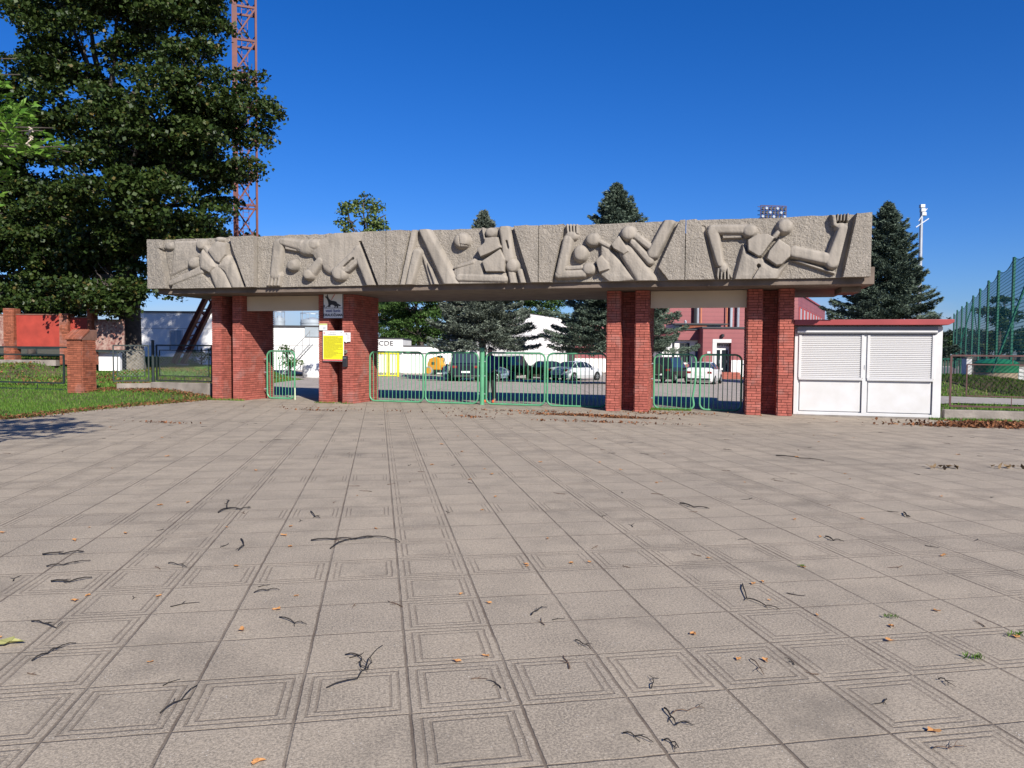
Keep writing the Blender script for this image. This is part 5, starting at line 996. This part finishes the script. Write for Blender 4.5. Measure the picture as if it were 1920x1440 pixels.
ed = [(0, 1), (1, 2), (2, 3), (3, 4), (4, 5), (5, 6), (3, 7), (7, 8), (8, 9), (9, 10), (3, 11), (11, 12), (12, 13), (13, 14), (0, 15), (15, 16), (16, 17), (17, 18), (0, 19), (19, 20), (20, 21), (21, 22)]
rad = [(.15, .11), (.14, .10), (.16, .11), (.12, .09), .055, (.085, .1), (.07, .085), .06, .045, .03, (.035, .02), .06, .045, .03, (.035, .02), .09, .06, .04, .035, .09, .06, .04, .035]
for s, w_, dx in ((-1, 10, (0, -.5, -1)), (1, 14, (-.3, -1, -.2))):
    d = Vector(dx).normalized(); c = Vector(pts[w_]); sdv_ = Vector((1, 0, 0))
    for k in range(5):
        off = (k-1.5)*.018 if k < 4 else -.035*s; L = (.035, .042, .038, .028, .025)[k]; i = len(pts); a = c+sdv_*off+d*.015; pts.append(tuple(a)); pts.append(tuple(a+d*L)); pts.append(tuple(a+d*L*1.9+Vector((0, 0, -.012)))); ed += [(w_, i), (i, i+1), (i+1, i+2)]; rad += [.010, .009, .007]
skinned('body', pts, ed, rad, skinm, t)
jk = [0, 1, 2, 3, 4, 7, 8, 9, 11, 12, 13]; mp = {v: i for i, v in enumerate(jk)}; jp = [pts[i] for i in jk]; jp[0] = (0, 0, .80); jp[4] = (0, 0, 1.47)
skinned('jacket', jp, [(mp[a], mp[b]) for a, b in ed if a in mp and b in mp], [(.22, .16), (.19, .14), (.21, .15), (.17, .12), .075, .09, .068, .052, .09, .068, .052], mat('jacket_blue', (.012, .03, .18), .7), t)
tr_ = [0, 15, 16, 17, 19, 20, 21]; mp = {v: i for i, v in enumerate(tr_)}; skinned('trousers', [pts[i] for i in tr_], [(mp[a], mp[b]) for a, b in ed if a in mp and b in mp], [(.17, .13), .115, .085, .07, .115, .085, .07], K['dark'], t)
for s in (-1, 1): skinned('shoe', [(.12*s, .05, .05), (.13*s, -.08, .045), (.14*s, -.18, .035)], [(0, 1), (1, 2)], [.055, .055, .04], mat('shoe_orange', (.65, .10, .03), .6), t)
skinned('hair', [(0, .03, 1.60), (0, .02, 1.68), (0, -.02, 1.725)], [(0, 1), (1, 2)], [(.09, .07), (.095, .09), (.07, .07)], mat('hair_black', (.012, .010, .009), .6), t)

for s in (-1, 1): MB().lathe([(0, .012), (.009, .008), (.012, 0), (0, -.01)], 8, (.03*s, -.122, 1.615), axis='y').build('eye', K['ink'], t)
MB().prism([(-.012, 1.575), (.012, 1.575), (.006, 1.61), (-.006, 1.61)], -.145, -.11).build('nose', skinm, t); MB().box(-.022, .022, -.122, -.11, 1.548, 1.556).build('mouth', K['redink'], t)

# ------------------------------------------------------------------ twigs on the paving
def gr(px, py): r_ = ray(px, py); s = -EYE/r_.z; return Vector((r_.x*s, r_.y*s, 0))
TW = [(0, [(600, 1200), (680, 1150), (740, 1095)], 9, 'straight black twig at lower left with a curled side shoot'), (0, [(1225, 1103), (1340, 1070), (1370, 1035), (1390, 985), (1435, 945)], 9, 'long bent black twig below the centre, lower end thin'),
      (0, [(1297, 980), (1345, 983), (1355, 1000), (1350, 1025), (1380, 1035), (1395, 1010), (1385, 990)], 8, 'hooked black twig curled against a longer one below centre'), (0, [(118, 1003), (180, 975), (210, 955), (285, 937)], 9, 'crooked dark twig near the lower left edge'),
      (0, [(118, 855), (160, 862), (210, 880), (235, 857)], 7, 'hooked thin dark twig above the crooked one at lower left'), (0, [(190, 705), (260, 706), (345, 690)], 13, 'thickest dark stick at the left of the plaza'),
      (0, [(175, 647), (235, 642), (340, 625)], 8, 'long thin twig just behind the thickest stick'), (0, [(160, 603), (240, 600), (315, 592)], 11, 'straight dark twig at left, farther than the thickest stick'),
      (0, [(1165, 550), (1250, 545), (1330, 545), (1400, 535), (1470, 545), (1500, 557)], 11, 'longest arched twig reaching the ribbed tile column'), (0, [(1240, 580), (1290, 550), (1400, 538)], 10, 'dark twig lying under the longest arched twig'),
      (0, [(820, 445), (850, 430), (850, 410), (860, 400)], 12, 'forked dark twig on a joint in the left middle distance'), (0, [(850, 430), (900, 432), (940, 428)], 10, 'straight shoot touching the forked twig at left middle'),
      (0, [(1050, 838), (1105, 862), (1137, 860)], 8, 'three-armed thin twig between two left joints'), (0, [(905, 545), (915, 570), (893, 588)], 10, 'small comma-shaped dark twig left of the longest arched twig'),
      (0, [(950, 745), (1000, 737), (1048, 735)], 7, 'thin straight twig beside a row of ribbed tiles'), (0, [(630, 635), (665, 640), (700, 650)], 6, 'thin drooping twig on a ribbed tile at left'), (0, [(1165, 440), (1180, 460), (1200, 465)], 8, 'small bent twig near the row of ribbed tiles'),
      (1, [(865, 715), (880, 768), (950, 795), (1005, 810)], 9, 'Y-shaped black twig on a ribbed tile at right'), (1, [(570, 1180), (595, 1215), (615, 1245), (665, 1235)], 12, 'thick black bent stick at lower right of centre'),
      (1, [(600, 1200), (660, 1190), (720, 1180)], 6, 'thin pale-ended shoot leaving the thick bent stick'), (1, [(415, 1275), (460, 1285), (530, 1310)], 9, 'forked black twig crossing a joint near the bottom edge'), (1, [(565, 1300), (600, 1310), (625, 1330)], 11, 'short thick black twig near the bottom edge'),
      (1, [(235, 925), (265, 940), (295, 958)], 8, 'short twig ending on a tile corner below centre'), (1, [(75, 830), (95, 815), (115, 800)], 9, 'short straight black twig alone on a plain tile'), (1, [(520, 1105), (530, 1085), (532, 1068)], 7, 'tiny upright twig on a ribbed tile right of centre'),
      (1, [(895, 995), (925, 1025), (945, 1055)], 6, 'thin brown twig with a dry leaf at its end'), (1, [(990, 230), (1080, 240), (1170, 250)], 10, 'long low twig in the right middle distance'), (1, [(1175, 535), (1205, 550), (1230, 550)], 10, 'short thick twig in the right half of the plaza'),
      (1, [(1470, 445), (1480, 460), (1492, 462)], 10, 'small hooked twig far right of the plaza'), (1, [(1580, 1330), (1640, 1335), (1705, 1325)], 5, 'very thin wavy twig in the lower right corner'), (1, [(1600, 1070), (1630, 1080), (1635, 1095)], 6, 'thin curved twig near the right edge'), (1, [(630, 410), (680, 425), (740, 430)], 11, 'dark twig across a joint right of the middle')]
for off, P, wd, lab in TW:
    pp = [gr(x/2+960*off, y/2+740) for x, y in P]; c = pp[0]; t = thing('twig', 'dark twig: '+lab if len(lab.split()) < 5 else lab, 'twig', c, 0, 'twigs on the plaza'); d0 = c.length
    r0 = min(.008, wd/2*.42*d0/F*.5+.0013); Q = []
    for a, b in zip(pp, pp[1:]):
        for k in range(3): Q.append(a.lerp(b, k/3)-c+Vector((random.uniform(-1, 1), random.uniform(-1, 1), 0))*.004)
    Q.append(pp[-1]-c); n = len(Q); Q = [q+Vector((0, 0, r0+.004+.012*math.sin(i*2.1)**2)) for i, q in enumerate(Q)]
    mb = MB(); mb.tube(Q, [r0*(1-.55*i/n) for i in range(n)], 6)
    for k in range(2): i = random.randint(2, n-2); d = (Q[i+1 if i+1 < n else i]-Q[i-1]).normalized(); s = Vector((-d.y, d.x, .15))*random.choice((-1, 1)); mb.tube([Q[i], Q[i]+(d+s)*.014, Q[i]+(d*1.4+s)*.026], [r0*.6, r0*.45, r0*.3], 5)
    o = mb.build('stem', K['twig2'] if 'brown' in lab or 'pale' in lab or 'wavy' in lab else K['twig'], t, smooth='all')
vars_ = []
for k in range(4):
    mb = MB(); x = 0; Q = [Vector((0, 0, .005))]; a = random.uniform(0, 6)
    for _ in range(5): a += random.uniform(-.5, .5); Q.append(Q[-1]+Vector((math.cos(a), math.sin(a), random.uniform(-.03, .05)))*.022)
    mb.tube(Q, [.003, .003, .0025, .002, .002, .001], 5); i = 2; mb.tube([Q[2], Q[2]+Vector((math.cos(a+1.2), math.sin(a+1.2), .1))*.03], [.002, .001], 4); vars_.append(mb)
first = []
for k in range(120):
    Yk = 3.2+17*random.random()**1.1; xk = random.uniform(-.72, .72)*Yk*1.0
    if not plaza_in(xk, Yk): continue
    if len(first) < 4: o = vars_[len(first)].build('small_twig', K['twig'] if len(first) % 2 else K['twig2']); first.append(o)
    else: o = first[k % 4].copy(); C.objects.link(o)
    s = random.uniform(.6, 1.6); o.location = (xk, Yk, .0); o.rotation_euler = (0, 0, random.uniform(0, 6.28)); o.scale = (s, s, 1); tag(o, 'tiny thin twig fragment scattered on the plaza tiles', 'twig', 'tiny twig fragments on the tiles')
# single dry leaves
def leafshape(seed):
    rg = random.Random(seed); n = 12; P = []
    for k in range(n): a = 2*PI*k/n; r = .028*(1+.35*math.cos(3*a)+.15*rg.uniform(-1, 1)); P.append((r*1.25*math.cos(a), r*.8*math.sin(a), .006+.012*abs(math.sin(a*1.5+seed))))
    mb = MB(); mb.add([(0, 0, .004)]+P, [(0, k+1, (k+1) % n+1) for k in range(n)]); return mb
lf = []; spots = [(545, 988), (533, 1005), (544, 1026), (443, 1063), (443, 1062), (140, 1128), (857, 1242), (283, 1243), (483, 1432), (1384, 1238), (1435, 1240), (864, 1115), (1412, 1096), (1106, 1055), (1072, 1057), (988, 1063), (1618, 974), (1232, 906), (1490, 975), (1770, 1043), (1430, 1092), (1905, 1196), (1668, 1203), (1672, 1176), (1750, 1374), (912, 1232), (140, 1014), (167, 990), (5, 1000), (300, 948), (1584, 889), (1240, 904), (670, 930), (880, 900)]
for k in range(95):
    if k < len(spots): p = gr(*spots[k])
    else: Yk = 4+17*random.random(); p = Vector((random.uniform(-.7, .7)*Yk, Yk, 0))
    if not plaza_in(p.x, p.y): continue
    if len(lf) < 3: o = leafshape(len(lf)+1).build('dry_leaf', K['drybright'], fix=False); lf.append(o)
    else: o = lf[k % 3].copy(); C.objects.link(o)
    s = random.uniform(.35, .8)*(1 if p.y < 8 else 1.15); o.location = (p.x, p.y, .004); o.scale = (s, s, s); o.rotation_euler = (random.uniform(-.15, .15), random.uniform(-.15, .15), random.uniform(0, 6.28)); tag(o, 'small curled orange dry leaf scattered on the plaza tiles', 'leaf', 'dry leaves scattered on the plaza')
o = leafshape(9).build('fallen_leaf', mat('yellowgreen_leaf', (.35, .34, .12), .7), fix=False); o.location = gr(17, 1209)+Vector((0, 0, .004)); o.scale = (1.9, 1.9, 1.5); tag(o, 'yellowish green fallen leaf at the left edge of the plaza', 'leaf')
for k, (px, py, lab) in enumerate(((1765, 878, 'crumpled tan leaf clump near the right edge of the plaza'), (1880, 878, 'larger crumpled tan leaf clump at the right edge'))):
    P = np.array([tuple(gr(px, py))]*14)+rng.normal(size=(14, 3))*np.array([.12, .06, .0])+np.array([0, 0, .03]); V, Fc = leafquads(P-P[0], .09, None, .7, flat=.85); o = npmesh('leaf_clump', V, Fc, mat('tan_leaf', (.22, .15, .08), .8)); o.location = P[0]; tag(o, lab, 'leaves', 'crumpled leaf clumps')
for px, py, lab, s in ((1502, 1064, 'tiny green weed in a paving joint right of centre', .5), (1825, 1236, 'tuft of weed growing in a joint near the lower right', 1.), (1670, 1160, 'low moss-green weed strip in a joint at right', .8), (1905, 1194, 'weed with dry leaves in a joint at the right edge', 1.)):
    c = gr(px, py); n = 36; P = rng.normal(size=(n, 3))*np.array([.028, .012, 0])*s; P[:, 2] = .008; D = rng.normal(size=(n, 3))*.5; D[:, 2] = 1; V, Fc = leafquads(P+D*.01, .030*s, D*2, .2); o = npmesh('weed', V, Fc, K['grass']); o.location = c; tag(o, lab, 'weed', 'weeds in the paving joints')

# ------------------------------------------------------------------ grass and litter
def blades(name, pts, h, m, wd=.12):
    n = len(pts); P = np.array(pts); a = rng.uniform(0, 2*PI, n); D = np.stack([np.cos(a)*.45, np.sin(a)*.45, np.ones(n)], 1); D /= np.linalg.norm(D, axis=1)[:, None]
    S_ = np.stack([-np.sin(a+rng.uniform(-1, 1, n)), np.cos(a), np.zeros(n)], 1); hh = (h*rng.uniform(.5, 1.3, n))[:, None]; w_ = hh*wd
    V = np.stack([P-S_*w_, P+S_*w_, P+D*hh], 1).reshape(-1, 3); return tag(npmesh(name, V, np.arange(3*n).reshape(n, 3), m), kind='stuff')
def scatter(n, x0, x1, y0, y1, ok):
    out = []
    while n > 0:
        X_ = rng.uniform(x0, x1, n*2); Y_ = rng.uniform(y0, y1, n*2); c = [(x, y) for x, y in zip(X_, Y_) if ok(x, y)][:n]
        if not c: break
        out += c; n -= len(c)
    return out
YLx = [25.9, 31.5, 33.5, 44, 56]; YLy = [-12.6, -13.8, -11.2, -12.2, -24]
okL = lambda x, y: not plaza_in(x, y) and loc_(x, y)[0] < -9.9 and (loc_(x, y)[1] < 1.9 or x < float(np.interp(y, YLx, YLy))-.1)
P1 = [(x, y, hz(x, y)-.03) for x, y in scatter(70000, -21, -9.3, 13.5, 27, okL)]
blades('grass_verge', P1, .075, K['grass'], .11)
P2 = [(x, y, hz(x, y)-.03) for x, y in scatter(60000, -34, -10, 26, 50, okL)]
blades('grass_lawn', P2, .10, K['grass'], .22)
okR = lambda x, y: loc_(x, y)[0] > 11.6 and loc_(x, y)[1] > .75 and not (4.5-.112*(loc_(x, y)[0]-11.5) < loc_(x, y)[1] < 6.5-.1*(loc_(x, y)[0]-11.5))
P3 = [(x, y, hz(x, y)-.03) for x, y in scatter(50000, 10, 28, 16, 34, okR)]
blades('grass_bank', P3, .09, K['grass'], .18)
def litter(name, pts, size):
    P = np.array([(x, y, hz(x, y)+z) for x, y, z in pts]); V, Fc = leafquads(P, size, None, .7, flat=.75, fold=.3, sv=.4); return tag(npmesh(name, V, Fc, K['litter']), kind='stuff')
pts = []
for (x0, y0), (x1, y1) in zip(PE[1:], PE[2:]):
    L = math.hypot(x1-x0, y1-y0)
    for _ in range(int(L*230)): u = random.random(); pts.append((x0+(x1-x0)*u+random.gauss(-.25, .28), y0+(y1-y0)*u+random.gauss(.15, .22), random.uniform(.005, .03)))
for _ in range(1500): x, y = -13.9+random.random()*2.2, 25.2+random.gauss(0, .45); pts.append((x, y, random.uniform(0, .05)))
for _ in range(900): x, y = -12.2+random.random()*2.4, 24.6+random.gauss(0, .5); pts.append((x, y, random.uniform(0, .05)))
for _ in range(900): x, y = random.uniform(-19, -10), random.uniform(17, 26); 
litter('leaf_litter', [p for p in pts if loc_(p[0], p[1])[0] < -9.2], .06)
pts = [(random.uniform(-33, -12.5), random.uniform(26.5, 42), random.uniform(.0, .07)) for _ in range(9000)]; litter('leaf_litter', [p for p in pts if okL(p[0], p[1]) and (math.sin(p[0]*1.3)+math.sin(p[1]*.9+p[0]*.4) > -.3)], .085)
pts = []
for cx_, cy_, sx2, sy2, n in ((1085, 779, .55, .10, 800), (1175, 784, .4, .08, 300), (1000, 772, 1.2, .16, 120), (880, 782, .3, .12, 50), (780, 772, 2.5, .22, 70), (1240, 775, .7, .25, 150), (1130, 792, .9, .12, 120), (600, 770, .5, .04, 40), (305, 793, .4, .05, 40)):
    c = gr(cx_, cy_)
    for _ in range(n): u = random.gauss(0, sx2); v = random.gauss(0, sy2); p = c+EX*u+EN*v; pts.append((p.x, p.y, random.uniform(.004, .03)))
pts = [p for p in pts if not any(a0-.03 < loc_(p[0], p[1])[0] < a1+.03 and loc_(p[0], p[1])[1] > -.03 for a0, a1 in ((-9.83, -8.7), (-6.08, -4.9), (2.64, 3.79), (6.29, 7.44)))]
litter('leaf_drift', pts, .065)
pts = []
c = gr(1905, 800)
for _ in range(3200): u = random.gauss(.6, 1.1); v = random.gauss(0, .28); p = c+EX*u+EN*v; pts.append((p.x, p.y, random.uniform(0, .08)))
for _ in range(300): p = gr(1800, 800)+EX*random.gauss(0, .7)+EN*random.gauss(0, .15); pts.append((p.x, p.y, random.uniform(0, .03)))
litter('leaf_drift', [p for p in pts if loc_(p[0], p[1])[1] < .38], .085)
bl = [tuple(W_(a, b, 0)) for a, b in [(random.uniform(3.75, 4.9), random.gauss(.95, .12)) for _ in range(700)]+[(random.uniform(10.7, 12.2), random.gauss(.2, .10)) for _ in range(700)]+[(random.uniform(-6.15, -4.9), random.gauss(-.08, .03)) for _ in range(160)]+[(random.uniform(-9.9, -8.6), random.gauss(-.08, .04)) for _ in range(400)]+[(random.uniform(11.5, 16), random.gauss(.35, .08)) for _ in range(1500)]]
blades('weeds_along_walls', bl, .07, K['grass'], .12)
